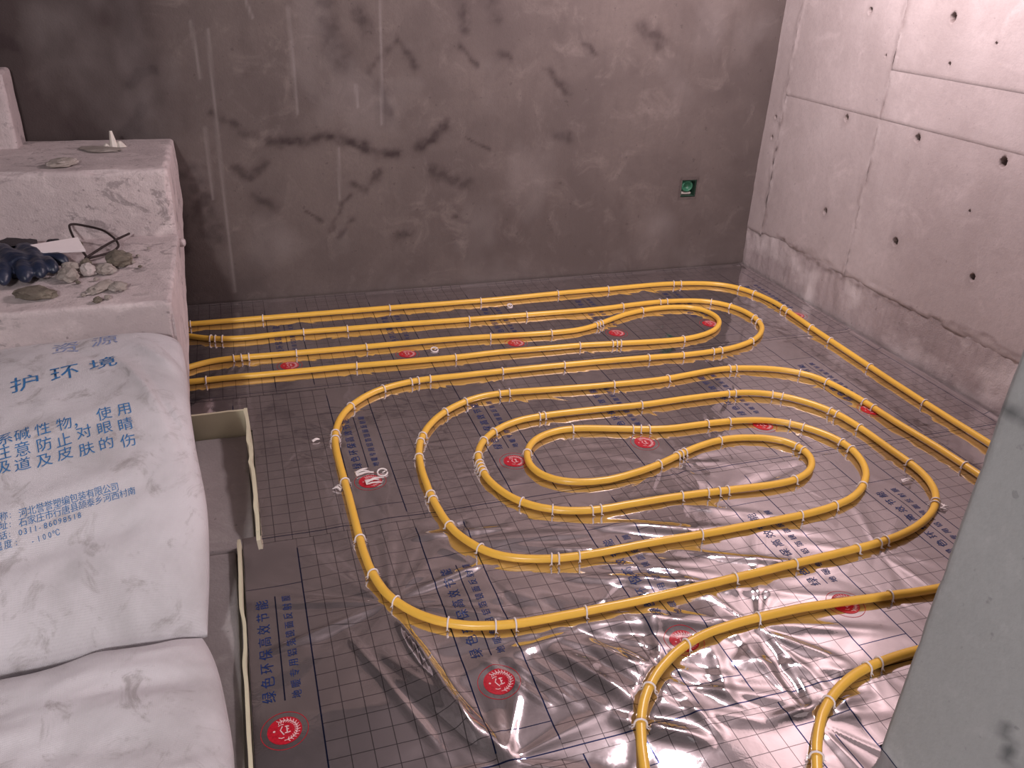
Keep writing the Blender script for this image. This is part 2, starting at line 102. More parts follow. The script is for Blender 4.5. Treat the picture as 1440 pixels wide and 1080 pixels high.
def link(name, mesh, mat=None, parent=None):
    o = bpy.data.objects.new(name, mesh); COL.objects.link(o)
    if mat is not None and len(mesh.materials) == 0: mesh.materials.append(mat)
    if parent is not None: o.parent = parent
    return o
def empty(name, loc=(0, 0, 0), rz=0):
    o = bpy.data.objects.new(name, None); COL.objects.link(o); o.location = loc; o.rotation_euler = (0, 0, rz); o.empty_display_size = .05
    return o
def tag(o, label=None, cat=None, group=None, kind=None):
    if label: o['label'] = label
    if cat: o['category'] = cat
    if group: o['group'] = group
    if kind: o['kind'] = kind
    return o
def pymesh(name, v, f, smoothed=True):
    m = bpy.data.meshes.new(name); m.from_pydata([tuple(a) for a in v], [], [tuple(a) for a in f]); m.update()
    if smoothed: m.polygons.foreach_set('use_smooth', np.ones(len(m.polygons), bool))
    return m
def grid_mesh(name, P, keep=None, uv=None, attrs=None):
    """P: (ny, nx, 3) points -> quad sheet; keep: (ny-1, nx-1) bool"""
    ny, nx = P.shape[:2]
    idx = np.arange(ny*nx).reshape(ny, nx)
    q = np.stack([idx[:-1, :-1], idx[:-1, 1:], idx[1:, 1:], idx[1:, :-1]], -1)
    q = q[keep] if keep is not None else q.reshape(-1, 4)
    used = np.unique(q); remap = -np.ones(ny*nx, int); remap[used] = np.arange(len(used)); q = remap[q]
    V = P.reshape(-1, 3)[used]
    m = bpy.data.meshes.new(name); m.vertices.add(len(V)); m.vertices.foreach_set('co', V.astype(np.float32).ravel())
    n = len(q); m.loops.add(n*4); m.loops.foreach_set('vertex_index', q.astype(np.int32).ravel())
    m.polygons.add(n); m.polygons.foreach_set('loop_start', np.arange(0, n*4, 4, dtype=np.int32))
    try: m.polygons.foreach_set('loop_total', np.full(n, 4, np.int32))
    except Exception: pass
    m.update(calc_edges=True); m.polygons.foreach_set('use_smooth', np.ones(n, bool))
    if uv is not None:
        l = m.uv_layers.new(name='UVMap'); U = uv.reshape(-1, 2)[used]
        l.data.foreach_set('uv', U[q.ravel()].astype(np.float32).ravel())
    for k, a in (attrs or {}).items():
        at = m.attributes.new(k, 'FLOAT', 'POINT'); at.data.foreach_set('value', a.reshape(-1)[used].astype(np.float32))
    m.validate(); return m
def lin(a, b, step): return np.linspace(a, b, max(2, int(round((b-a)/step))+1))
def frames(P):
    T = np.gradient(P, axis=0); T /= np.linalg.norm(T, axis=1)[:, None]+1e-9
    up = np.tile([0, 0, 1.], (len(P), 1)); S = np.cross(T, up); n = np.linalg.norm(S, axis=1); S[n < 1e-3] = [1, 0, 0]
    S /= np.linalg.norm(S, axis=1)[:, None]; U = np.cross(S, T); return T, S, U
def tube_vf(P, rad, n=10, cap=True, base=0):
    P = np.asarray(P, float); T, S, U = frames(P); rad = np.broadcast_to(rad, (len(P),))
    a = np.linspace(0, 2*np.pi, n, endpoint=False)
    V = P[:, None]+rad[:, None, None]*(np.cos(a)[None, :, None]*S[:, None]+np.sin(a)[None, :, None]*U[:, None])
    f = []
    for i in range(len(P)-1):
        for j in range(n):
            f.append((base+i*n+j, base+i*n+(j+1) % n, base+(i+1)*n+(j+1) % n, base+(i+1)*n+j))
    if cap:
        f.append(tuple(base+j for j in range(n))[::-1]); f.append(tuple(base+(len(P)-1)*n+j for j in range(n)))
    return V.reshape(-1, 3).tolist(), f
class MB:
    def __init__(s): s.v = []; s.f = []
    def tube(s, P, rad, n=8, cap=True):
        v, f = tube_vf(P, rad, n, cap, len(s.v)); s.v += v; s.f += f; return s
    def poly(s, pts):
        b = len(s.v); s.v += [tuple(p) for p in pts]; s.f.append(tuple(range(b, b+len(pts)))); return s
    def box(s, lo, hi):
        b = len(s.v); x0, y0, z0 = lo; x1, y1, z1 = hi
        s.v += [(x0, y0, z0), (x1, y0, z0), (x1, y1, z0), (x0, y1, z0), (x0, y0, z1), (x1, y0, z1), (x1, y1, z1), (x0, y1, z1)]
        s.f += [tuple(b+i for i in q) for q in ((0, 3, 2, 1), (4, 5, 6, 7), (0, 1, 5, 4), (1, 2, 6, 5), (2, 3, 7, 6), (3, 0, 4, 7))]; return s
    def mesh(s, name, smoothed=True): return pymesh(name, s.v, s.f, smoothed)
def axis_coords(a, b, fine, coarse, band):
    L = b-a
    if L <= 2*band+coarse: return lin(a, b, min(fine, L/4))
    return np.unique(np.r_[lin(a, a+band, fine), lin(a+band, b-band, coarse), lin(b-band, b, fine)].round(5))
def rough_block(name, lo, hi, rnd=.012, amp=.003, chip=.008, fine=.008, coarse=.03, seed=0, bottom=None, strokes=None):
    """closed concrete block with rounded, chipped edges; bottom(y) gives a sloping underside"""
    A = [axis_coords(lo[i], hi[i], fine, coarse, .04) for i in range(3)]
    bm = bmesh.new(); V = []; F = []
    for ax in range(3):
        u, v = [i for i in range(3) if i != ax]
        for end in (0, 1):
            U, W = np.meshgrid(A[u], A[v], indexing='ij'); P = np.zeros(U.shape+(3,)); P[..., u] = U; P[..., v] = W; P[..., ax] = (hi if end else lo)[ax]
            b = len(V); V += P.reshape(-1, 3).tolist(); nu, nv = U.shape
            flip = (end == 1) ^ (ax == 1)
            for i in range(nu-1):
                for j in range(nv-1):
                    q = (b+i*nv+j, b+(i+1)*nv+j, b+(i+1)*nv+j+1, b+i*nv+j+1); F.append(q if flip else q[::-1])
    P = np.array(V); lo_, hi_ = np.array(lo), np.array(hi)
    key = np.round(P, 4); _, first, inv = np.unique(key, axis=0, return_index=True, return_inverse=True); inv = inv.ravel()
    P = P[first]; F = [tuple(inv[i] for i in q) for q in F]
    c = np.clip(P, lo_+rnd, hi_-rnd); d = P-c; L = np.linalg.norm(d, axis=1); k = L > 1e-9
    edge = (np.abs(d) > rnd*.5).sum(1) >= 2
    P[k] = c[k]+d[k]/L[k][:, None]*rnd
    n = np.where(k[:, None], d/np.maximum(L, 1e-9)[:, None], 0)
    s1 = fbm(P[:, 0]*9+P[:, 2]*5, P[:, 1]*9+P[:, 2]*7, 4, seed)
    s2 = fbm(P[:, 0]*14-P[:, 2]*9, P[:, 1]*14+P[:, 2]*11, 3, seed+11)
    P = P+n*(s1*amp)[:, None]-n*(np.maximum(s2-.05, 0)*chip*4*edge)[:, None]
    if bottom is not None:
        b = bottom(P[:, 1]); t = (P[:, 2]-lo_[2])/(hi_[2]-lo_[2]); P[:, 2] = b+t*(hi_[2]-b)+0
    m = pymesh(name, P, F, False)
    m.polygons.foreach_set('use_smooth', np.ones(len(m.polygons), bool))
    if strokes:
        at = m.attributes.new('stain_shade', 'FLOAT', 'POINT'); at.data.foreach_set('value', strokes(P).astype(np.float32))
    return m
def stroke_field(x, y, strokes, seed=0):
    o = np.zeros_like(x); jx = x+.018*fbm(x*22, y*22, 3, seed+5); jy = y+.018*fbm(x*22+7, y*22+3, 3, seed+9)
    for pts, wd in strokes:
        for a, b in zip(pts[:-1], pts[1:]):
            d, t = seg_dist(jx, jy, a, b); o = np.maximum(o, np.exp(-(d/wd)**2))
    return np.clip(o*(.85+.9*fbm(x*30, y*30, 3, seed+2)), 0, 1)

# ---------------------------------------------------------------- materials
def newmat(name):
    m = bpy.data.materials.new(name); m.use_nodes = True; nt = m.node_tree
    b = nt.nodes.get('Principled BSDF'); return m, nt, b
class N:
    def __init__(s, nt): s.nt = nt
    def node(s, t, **kw):
        n = s.nt.nodes.new(t)
        for k, v in kw.items(): setattr(n, k, v)
        return n
    def put(s, sock, v):
        if hasattr(v, 'is_output'): s.nt.links.new(v, sock)
        else: sock.default_value = v
    def math(s, op, a, b=0.0, c=None):
        n = s.node('ShaderNodeMath', operation=op); s.put(n.inputs[0], a); s.put(n.inputs[1], b)
        if c is not None: s.put(n.inputs[2], c)
        return n.outputs[0]
    def mix(s, f, a, b, blend='MIX'):
        n = s.node('ShaderNodeMix', data_type='RGBA', blend_type=blend); s.put(n.inputs[0], f); s.put(n.inputs[6], a); s.put(n.inputs[7], b); return n.outputs[2]
    def noise(s, vec, scale, detail=4, rough=.55, dist=0):
        n = s.node('ShaderNodeTexNoise'); s.put(n.inputs['Vector'], vec); n.inputs['Scale'].default_value = scale
        n.inputs['Detail'].default_value = detail; n.inputs['Roughness'].default_value = rough; n.inputs['Distortion'].default_value = dist; return n.outputs[0]
    def ramp(s, f, a, b):
        n = s.node('ShaderNodeMapRange'); n.interpolation_type = 'SMOOTHSTEP'; s.put(n.inputs[0], f); n.inputs[1].default_value = a; n.inputs[2].default_value = b; return n.outputs[0]
    def obj(s): return s.node('ShaderNodeTexCoord').outputs['Object']
    def scaled(s, vec, sc):
        n = s.node('ShaderNodeMapping'); s.put(n.inputs[0], vec); n.inputs['Scale'].default_value = sc; return n.outputs[0]
    def attr(s, name): return s.node('ShaderNodeAttribute', attribute_name=name).outputs['Fac']
    def bump(s, h, strength, dist=.01, normal=None):
        n = s.node('ShaderNodeBump'); n.inputs['Strength'].default_value = strength; n.inputs['Distance'].default_value = dist; s.put(n.inputs['Height'], h)
        if normal is not None: s.put(n.inputs['Normal'], normal)
        return n.outputs[0]
def c4(c): return (c[0], c[1], c[2], 1)
def concrete(name, base, dark, light, stain_shade=None, pale=None, dirt=0, scale=1.0, specks=.5, streak=0, rough=.85, bump=.35):
    m, nt, b = newmat(name); n = N(nt); co = n.obj()
    col = n.mix(n.ramp(n.noise(co, 2.2*scale, 5, .6, .4), .35, .68), c4(dark), c4(base))
    col = n.mix(n.ramp(n.noise(co, 6.5*scale, 6, .65, .8), .5, .78), col, c4(light))
    fine = n.noise(co, 60*scale, 4, .7)
    col = n.mix(n.math('MULTIPLY', n.ramp(fine, .35, .75), .35), col, c4([x*.72 for x in base]))
    if streak:
        st = n.ramp(n.noise(n.scaled(co, (9, 9, .7)), 4, 4, .6), .5, .8); col = n.mix(n.math('MULTIPLY', st, streak), col, c4([x*.6 for x in base]))
    if specks:
        sp = n.ramp(n.noise(co, 38*scale, 2, .5), .70, .76); col = n.mix(n.math('MULTIPLY', sp, specks), col, c4([x*.35 for x in dark]))
    if dirt:
        dm = n.math('MULTIPLY', n.ramp(n.noise(n.scaled(co, (1, 1.6, 1.6)), 7, 7, .72, 1.2), .53, .60), n.ramp(n.noise(co, 2.7, 2, .5), .38, .55))
        col = n.mix(n.math('MULTIPLY', dm, dirt), col, c4([x*.42 for x in dark]))
        fl = n.ramp(n.noise(co, 22, 3, .6), .62, .68); col = n.mix(n.math('MULTIPLY', fl, dirt*.6), col, c4([x*.5 for x in dark]))
    if stain_shade: col = n.mix(n.attr('stain_shade'), col, c4(stain_shade))
    if pale: col = n.mix(n.attr('pale'), col, c4(pale))
    nt.links.new(col, b.inputs['Base Color']); b.inputs['Roughness'].default_value = rough
    h = n.math('ADD', n.noise(co, 25*scale, 5, .65), n.math('MULTIPLY', n.noise(co, 140*scale, 3, .6), .5))
    nt.links.new(n.bump(h, bump, .008), b.inputs['Normal'])
    return m
def plain(name, col, rough=.5, metal=0, noise=.0, nscale=30, bump=0, spec=.5):
    m, nt, b = newmat(name); n = N(nt); b.inputs['Roughness'].default_value = rough; b.inputs['Metallic'].default_value = metal
    b.inputs['Specular IOR Level'].default_value = spec
    co = n.obj(); f = n.noise(co, nscale, 4, .6)
    c = n.mix(n.math('MULTIPLY', n.ramp(f, .35, .7), noise), c4(col), c4([x*.55 for x in col])); nt.links.new(c, b.inputs['Base Color'])
    if bump: nt.links.new(n.bump(n.noise(co, nscale*2.5, 4, .6), bump, .004), b.inputs['Normal'])
    return m
M_BACK = concrete('grey_plaster', (.142, .113, .103), (.105, .082, .076), (.185, .150, .137), stain_shade=(.034, .021, .021), pale=(.30, .265, .255), specks=.35, streak=.25, bump=.25)
M_RIGHT = concrete('formed_concrete', (.47, .405, .395), (.41, .35, .34), (.53, .46, .45), stain_shade=(.17, .125, .115), pale=(.66, .60, .59), specks=.30, streak=.12, bump=.2)
M_FOOT = concrete('rough_wall_foot', (.43, .365, .36), (.34, .285, .28), (.54, .47, .46), stain_shade=(.16, .12, .11), pale=(.62, .56, .55), specks=.5, streak=.5, bump=.5)
M_STAIR = concrete('dusty_concrete', (.60, .515, .51), (.48, .405, .405), (.70, .61, .60), specks=.6, bump=.6, dirt=.6)
M_PART = concrete('smooth_grey_concrete', (.42, .435, .43), (.36, .375, .37), (.48, .49, .485), stain_shade=(.13, .14, .14), specks=.35, bump=.15)
M_CEIL = concrete('ceiling_concrete', (.165, .15, .15), (.11, .10, .10), (.21, .195, .195), specks=.2)
M_FLOOR = concrete('screed_floor', (.36, .33, .325), (.30, .27, .265), (.42, .39, .38), specks=.5, bump=.3)

def film_material():
    m, nt, b = newmat('metallised_film'); n = N(nt)
    uv = n.node('ShaderNodeUVMap', uv_map='UVMap').outputs[0]; sep = n.node('ShaderNodeSeparateXYZ'); nt.links.new(uv, sep.inputs[0])
    u, v = sep.outputs[0], sep.outputs[1]
    up = n.math('FLOORED_MODULO', n.math('SUBTRACT', u, 1.64), 10.0)
    def near(val, pos, w): return n.math('LESS_THAN', n.math('ABSOLUTE', n.math('SUBTRACT', val, pos)), w)
    def band(val, a, c): return n.math('MULTIPLY', n.math('GREATER_THAN', val, a), n.math('LESS_THAN', val, c))
    def OR(*a):
        o = a[0]
        for x in a[1:]: o = n.math('MAXIMUM', o, x)
        return o
    fr = lambda q: n.math('ABSOLUTE', n.math('SUBTRACT', n.math('FLOORED_MODULO', n.math('ADD', q, .5), 1.0), .5))
    in_grid = n.math('LESS_THAN', up, 7.02)
    thin = n.math('MULTIPLY', n.math('MAXIMUM', n.math('LESS_THAN', fr(up), .020), n.math('LESS_THAN', fr(n.math('ADD', v, .3)), .020)), in_grid)
    in_col = n.math('SUBTRACT', 1.0, in_grid); span = band(v, 1.2, 14.6)
    strong = OR(n.math('MULTIPLY', OR(near(up, 0.0, .036), near(up, 10.0, .036), near(up, 7.0, .036)), band(v, .9, 17.6)),
                n.math('MULTIPLY', n.math('MULTIPLY', near(up, 8.5, .034), in_col), band(v, 6.55, 13.7)),
                n.math('MULTIPLY', n.math('MULTIPLY', OR(near(v, 14.6, .026), near(v, 2.0, .026)), in_col), 1.0), near(v, .45, .035))
    co = n.obj()
    cloud = n.ramp(n.noise(co, 5, 4, .6), .4, .75)
    col = n.mix(cloud, (.71, .665, .675, 1), (.62, .58, .59, 1))
    col = n.mix(n.math('MULTIPLY', thin, .75), col, (.05, .045, .06, 1))
    col = n.mix(n.math('MULTIPLY', strong, .95), col, (.012, .032, .13, 1))
    nt.links.new(col, b.inputs['Base Color']); b.inputs['Metallic'].default_value = .945
    r = n.math('ADD', .045, n.math('MULTIPLY', n.ramp(n.noise(co, 9, 5, .65), .35, .8), .11)); nt.links.new(r, b.inputs['Roughness'])
    h = n.math('ADD', n.noise(co, 18, 4, .6, 1.0), n.math('MULTIPLY', n.noise(co, 55, 3, .55), .35))
    nt.links.new(n.bump(h, .035, .006), b.inputs['Normal'])
    return m
M_FILM = film_material()
def ink(name, col, rough=.35):
    m, nt, b = newmat(name); n = N(nt); f = n.ramp(n.noise(n.obj(), 160, 3, .6), .3, .6)
    nt.links.new(n.mix(f, c4([x*.7 for x in col]), c4(col)), b.inputs['Base Color']); b.inputs['Roughness'].default_value = rough; return m
M_NAVY = ink('navy_ink', (.008, .030, .14)); M_RED = ink('red_ink', (.50, .012, .028), .3); M_PINKINK = ink('pale_emblem_ink', (.80, .55, .55), .4)
M_BLUE = ink('sack_blue_print', (.035, .17, .40), .7); M_BLUE2 = ink('faded_sack_print', (.26, .31, .50), .8)
M_PIPE = plain('yellow_pipe_plastic', (.88, .52, .075), .30, 0, .15, 8)
M_TIE = plain('white_tie_plastic', (.83, .76, .74), .4, 0, .1, 60)
M_BEIGE = plain('beige_foam', (.60, .56, .40), .55, 0, .12, 12)
M_BOARD = plain('insulation_board_foam', (.55, .52, .48), .8, 0, .2, 15)
M_GLOVE = plain('navy_rubber', (.018, .026, .055), .42, 0, .6, 18, .5)
M_CUFF = plain('dark_knit_cuff', (.035, .028, .033), .85, 0, .5, 60, .6)
M_PAPER = plain('dusty_white_board', (.78, .70, .70), .8, 0, .12, 10)
M_WIRE = plain('rusty_black_wire', (.035, .022, .022), .6, .4, .5, 40)
M_STONE = concrete('mortar_crumb', (.40, .35, .32), (.30, .26, .23), (.52, .47, .45), specks=.4, scale=4)
M_STONE2 = concrete('brown_crumb', (.20, .17, .13), (.12, .10, .08), (.30, .26, .21), specks=.4, scale=4)
M_STONE3 = concrete('pale_crumb', (.56, .50, .48), (.46, .40, .38), (.62, .56, .54), specks=.4, scale=4)
M_CLEAR = plain('milky_plastic', (.72, .66, .60), .3, 0, .2, 20)
M_GREEN = plain('green_box_plastic', (.035, .16, .09), .4, 0, .45, 25)
M_GREEND = plain('dark_green_box_plastic', (.02, .055, .035), .6, 0, .5, 30)
M_BLACK = plain('black_plastic', (.02, .02, .02), .5, 0, .2, 20)
def sack_material():
    m, nt, b = newmat('woven_white_sack'); n = N(nt); co = n.obj()
    col = n.mix(n.ramp(n.noise(co, 4, 5, .6, .5), .4, .75), (.60, .57, .59, 1), (.46, .435, .445, 1))
    col = n.mix(n.math('MULTIPLY', n.ramp(n.noise(co, 11, 6, .72, .8), .52, .70), .7), col, (.27, .24, .235, 1))
    w1 = n.node('ShaderNodeTexWave', wave_type='BANDS', bands_direction='X'); w1.inputs['Scale'].default_value = 95; nt.links.new(co, w1.inputs[0])
    w2 = n.node('ShaderNodeTexWave', wave_type='BANDS', bands_direction='Y'); w2.inputs['Scale'].default_value = 80; nt.links.new(co, w2.inputs[0])
    weave = n.math('MULTIPLY', w1.outputs[1], w2.outputs[1])
    nt.links.new(col, b.inputs['Base Color']); b.inputs['Roughness'].default_value = .55; b.inputs['Sheen Weight'].default_value = .1
    nt.links.new(n.bump(n.math('ADD', n.math('MULTIPLY', weave, .35), n.noise(co, 9, 5, .6)), .35, .006), b.inputs['Normal']); return m
M_SACK = sack_material()

# ---------------------------------------------------------------- the room
X_L, X_R, Y_N, Y_B, Z_C = -2.1, 2.708, -2.2, 3.88, 2.85
STAINS = [([(-0.372, 0.992), (-0.325, 1.03), (-0.273, 1.047)], 0.015), ([(-0.067, 0.869), (-0.019, 0.833), (0.014, 0.814)], 0.019), ([(0.041, 0.793), (0.105, 0.77)], 0.019), ([(0.157, 0.745), (0.281, 0.748)], 0.015), ([(0.296, 0.741), (0.407, 0.764), (0.486, 0.743), (0.55, 0.726)], 0.019), ([(0.55, 0.726), (0.63, 0.679), (0.73, 0.686)], 0.019), ([(0.832, 0.706), (0.907, 0.744), (0.959, 0.808)], 0.019), ([(0.507, 0.535), (0.573, 0.512), (0.643, 0.593)], 0.019), ([(0.495, 0.491), (0.445, 0.426), (0.406, 0.325)], 0.011), ([(0.5, 0.389), (0.427, 0.288)], 0.011), ([(1.035, 1.15), (1.068, 1.12), (1.103, 1.068)], 0.015), ([(1.033, 1.34), (1.05, 1.224)], 0.027), ([(1.164, 1.343), (1.193, 1.271)], 0.034), ([(1.214, 1.121), (1.256, 1.112)], 0.023), ([(0.428, 1.325), (0.457, 1.158), (0.488, 1.072)], 0.049), ([(0.612, 1.043), (0.743, 1.176), (0.82, 1.058)], 0.015), ([(0.657, 0.983), (0.685, 0.86)], 0.027), ([(0.575, 1.273), (0.618, 1.203)], 0.03), ([(1.056, 0.741), (1.182, 0.681)], 0.008), ([(-0.005, 0.64), (0.05, 0.591), (0.133, 0.651)], 0.019), ([(1.453, 1.044), (1.569, 0.947)], 0.019), ([(1.625, 1.171), (1.684, 1.125)], 0.015), ([(1.509, 0.748), (1.586, 0.729)], 0.023), ([(0.087, 0.492), (0.146, 0.457)], 0.027), ([(1.007, 0.363), (1.062, 0.335)], 0.015), ([(0.72, 0.289), (0.773, 0.3)], 0.023), ([(0.287, 0.417), (0.366, 0.372)], 0.008), ([(-0.187, 0.615), (-0.132, 0.338)], 0.061), ([(-0.817, 1.144), (-0.775, 1.134)], 0.023), ([(-0.345, 0.901), (-0.384, 0.83), (-0.44, 0.787)], 0.019), ([(1.914, 1.238), (2.036, 1.176)], 0.038), ([(0.882, 0.595), (1.077, 0.512)], 0.03), ([(-0.269, 0.444), (-0.277, 0.28)], 0.034)]
SCRATCHES = [[(-0.049, 1.202), (-0.06, 0.81), (-0.07, 0.056)], [(0.28, 1.294), (0.282, 1.1), (0.284, 0.865)], [(0.455, 0.712), (0.448, 0.477)], [(0.669, 1.331), (0.658, 0.813)], [(-0.109, 0.811), (-0.112, 0.501)], [(0.112, 1.317), (0.133, 1.251)], [(-0.111, 1.233), (-0.101, 1.013)], [(0.546, 0.983), (0.551, 0.892)]]
BOX_X, BOX_Z = 2.297, .453
def wall_back():
    xs = np.unique(np.r_[lin(X_L-.1, -.95, .03), lin(-.95, X_R+.02, .0095), [BOX_X-.045, BOX_X+.045]]); zs = np.unique(np.r_[lin(-.03, 1.45, .0095), lin(1.45, Z_C, .05), [BOX_Z-.046, BOX_Z+.046]])
    X, Z = np.meshgrid(xs, zs)
    Y = Y_B+.006*fbm(X*1.7, Z*1.7, 3, 3)+.0022*fbm(X*9, Z*9, 4, 5)
    near_box = np.exp(-(np.hypot(X-BOX_X, Z-BOX_Z)/.09)**4); Y = Y*(1-near_box)+(Y_B)*near_box
    left_shade = smooth(-.16, -.36, X+.05*fbm(X*3, Z*3, 4, 8))*.95+.35*smooth(.25, .05, Z+.06*fbm(X*5, Z*5, 3, 2))*smooth(.6, -.2, X)  # left-hand shade painted into the wall colour, with a darker left foot
    st = np.clip(np.maximum(stroke_field(X, Z, STAINS)*.72, stroke_field(X, Z, [(p, w*1.35) for p, w in STAINS[3:7]], 6))*.95+left_shade*.8+.22*np.maximum(fbm(X*3.1, Z*2.2, 4, 77)-.05, 0)+.35*np.maximum(fbm(X*11, Z*9, 4, 71)-.28, 0), 0, 1)
    ring = np.abs(np.maximum(np.abs(X-BOX_X)/.05, np.abs(Z-BOX_Z)/.051)-1.05); st = np.maximum(st, .8*np.exp(-(ring/.12)**2)*(.6+.5*fbm(X*60, Z*60, 2, 4)))
    pale = np.zeros_like(X)
    for pts in SCRATCHES:
        for a, c in zip(pts[:-1], pts[1:]):
            d, t = seg_dist(X, Z, a, c); pale = np.maximum(pale, np.exp(-(d/.0055)**2)*.5)
    pale = np.clip(pale*.8+.45*np.maximum(fbm(X*4, Z*3, 4, 21)-.08, 0), 0, 1)
    xm = (X[:-1, :-1]+X[1:, 1:])/2; zm = (Z[:-1, :-1]+Z[1:, 1:])/2
    keep = ~((np.abs(xm-BOX_X) < .044) & (np.abs(zm-BOX_Z) < .045))
    P = np.stack([X, Y, Z], -1)[:, :, :]
    me = grid_mesh('wall_back', P, keep, attrs={'stain_shade': st, 'pale': pale})
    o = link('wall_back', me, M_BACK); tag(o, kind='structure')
    core = MB().box((X_L-.1, Y_B+.06, -.03), (X_R+.02, Y_B+.2, Z_C)); k = link('wall_core', core.mesh('wall_core', False), M_BACK, o)
    return o
wall_back()

HOLES = [(3.264, .915, .013), (2.807, .909, .015), (2.368, .907, .017), (3.273, .475, .014), (2.786, .472, .016), (3.258, 1.368, .013), (2.785, 1.371, .016), (2.347, .464, .013),
         (3.80, .83, .009), (3.80, .726, .009), (2.742, 1.207, .007), (3.10, 1.20, .005), (2.55, 1.30, .005), (2.45, .70, .005)]
def wall_right():
    root = link('wall_right', MB().box((X_R+.05, Y_N, -.03), (X_R+.2, Y_B+.2, Z_C)).mesh('wall_right', False), M_RIGHT); tag(root, kind='structure')
    crack = [([(3.60, .262), (3.40, .232), (3.18, .208), (2.95, .206), (2.82, .210), (2.6, .222), (2.517, .230), (2.35, .250), (2.19, .272), (2.0, .25)], .010)]
    def panel(y0, y1, z0, z1, off, seed, foot=False, step=.009):
        fine = z0 < 1.5 and y1 > 1.5
        ys = lin(y0, y1, step if fine else .05); zs = lin(z0, min(z1, 1.5), step if fine else .05)
        if z1 > 1.5: zs = np.unique(np.r_[zs, lin(1.5, z1, .08)])
        hy = [h for h in HOLES if y0 <= h[0] <= y1 and z0 <= h[1] <= z1]
        for (a, b2, r) in hy:
            ys = np.unique(np.r_[ys, a+np.linspace(-1.3, 1.3, 11)*r]); zs = np.unique(np.r_[zs, b2+np.linspace(-1.3, 1.3, 11)*r])
        thin = lambda a: a[np.r_[True, np.diff(a) > .0009]]
        ys = thin(ys); zs = thin(zs)
        Y, Z = np.meshgrid(ys, zs)
        X = X_R+off+.0025*fbm(Y*2.5, Z*2.5, 3, seed)
        st = np.zeros_like(Y); pale = np.zeros_like(Y)
        if foot:
            X = X+.007*fbm(Y*11, Z*5, 4, seed+3)+.003*fbm(Y*40, Z*9, 3, seed+5)
            pale = np.clip(1.5*np.maximum(fbm(Y*6, Z*8, 4, seed+7)-.1, 0), 0, .8)
        else:
            X = X+.0012*fbm(Y*14, Z*14, 3, seed+2)
            e = np.minimum(np.minimum(Y-y0, y1-Y), np.minimum(Z-z0, z1-Z)+.004)
            rough = np.exp(-(np.minimum(Y-y0, y1-Y)/.02)**2)
            X = X-rough*.006*(.3+np.maximum(fbm(Y*60, Z*25, 3, seed+9), -.3))+.0022*fbm(Y*30, Z*6, 3, seed+40)*rough+.004*np.exp(-((Z-z0)/.006)**2)+.012*np.maximum(0, fbm(Y*10, Z*30, 3, seed+50))*np.exp(-((Z-f)/.03)**2)
            st = np.clip(rough*.50*(.5+1.4*fbm(Y*50, Z*14, 3, seed+4)), 0, 1); pale = np.clip(rough*.5*np.maximum(fbm(Y*40+5, Z*12, 3, seed+6), 0), 0, 1)
            pale = np.clip(pale+.30*np.maximum(fbm(Y*3, Z*3, 4, seed+12)-.05, 0), 0, 1)
            st = np.maximum(st, .30*np.maximum(fbm(Y*4, Z*2, 4, seed+31)-.2, 0))
            st = np.maximum(st, .75*np.exp(-((Z-z0)/.006)**2)*(.6+.7*fbm(Y*9, Z*9, 3, seed)))
        st = np.maximum(st, stroke_field(Y, Z, crack, 3)*(.45+.8*np.maximum(0, fbm(Y*7, Z*7, 3, 90))))
        for (a, b2, r) in hy:
            d = np.hypot(Y-a, (Z-b2)*.85); X = X+.035*smooth(r, r*.75, d); st = np.maximum(st, np.maximum(.95*smooth(r*1.15, r*.85, d), .45*np.exp(-(d/(r*1.9))**2)))
        me = grid_mesh('concrete_panel', np.stack([X, Y, Z], -1)[:, ::-1], attrs={'stain_shade': st[:, ::-1], 'pale': pale[:, ::-1]})
        return link('rough_foot' if foot else 'concrete_panel', me, M_FOOT if foot else M_RIGHT, root)
    f = .225
    panel(3.742, 3.90, f-.01, Z_C, -.0015, 1)
    panel(3.043, 3.746, .9445, Z_C, .000, 2); panel(3.043, 3.746, f, .946, .0015, 3)
    panel(.9, 3.047, 1.1465, Z_C, .0005, 4); panel(.9, 3.047, .9445, 1.148, -.0005, 5); panel(.9, 3.047, f, .946, .0015, 6)
    panel(.9, 3.90, -.03, f+.012, .006, 7, True); panel(Y_N, .9, -.03, Z_C, .002, 8, step=.05)
    return root
wall_right()
def slab(name, lo, hi, mat): return tag(link(name, MB().box(lo, hi).mesh(name, False), mat), kind='structure')
slab('floor', (X_L, Y_N, -.2), (X_R+.05, Y_B+.05, -.026), M_FLOOR)
slab('ceiling', (X_L-.2, Y_N-.2, Z_C), (X_R+.2, Y_B+.2, Z_C+.15), M_CEIL)
slab('wall_left', (X_L-.2, Y_N-.2, -.2), (X_L, Y_B+.2, Z_C), M_CEIL)
slab('wall_front', (X_L, Y_N-.2, -.2), (X_R+.05, Y_N, Z_C), M_CEIL)
# short partition wall whose end stands near the viewer
def part_strokes(P):
    return stroke_field(P[:, 1], P[:, 2], [([(.80, .93), (.80, .86)], .022), ([(.905, .85), (.87, .855), (.82, .84)], .012), ([(.74, 1.06), (.74, 1.03)], .008), ([(.64, .52), (.62, .50)], .014), ([(.60, .74), (.59, .72)], .009), ([(.70, .30), (.66, .25)], .012)], 4)*1.2
part = tag(link('wall_partition', rough_block('wall_partition', (1.205, Y_N+.01, -.025), (1.43, .911, Z_C-.004), .007, .0012, .0012, .010, .02, 3, strokes=part_strokes), M_PART), kind='structure')

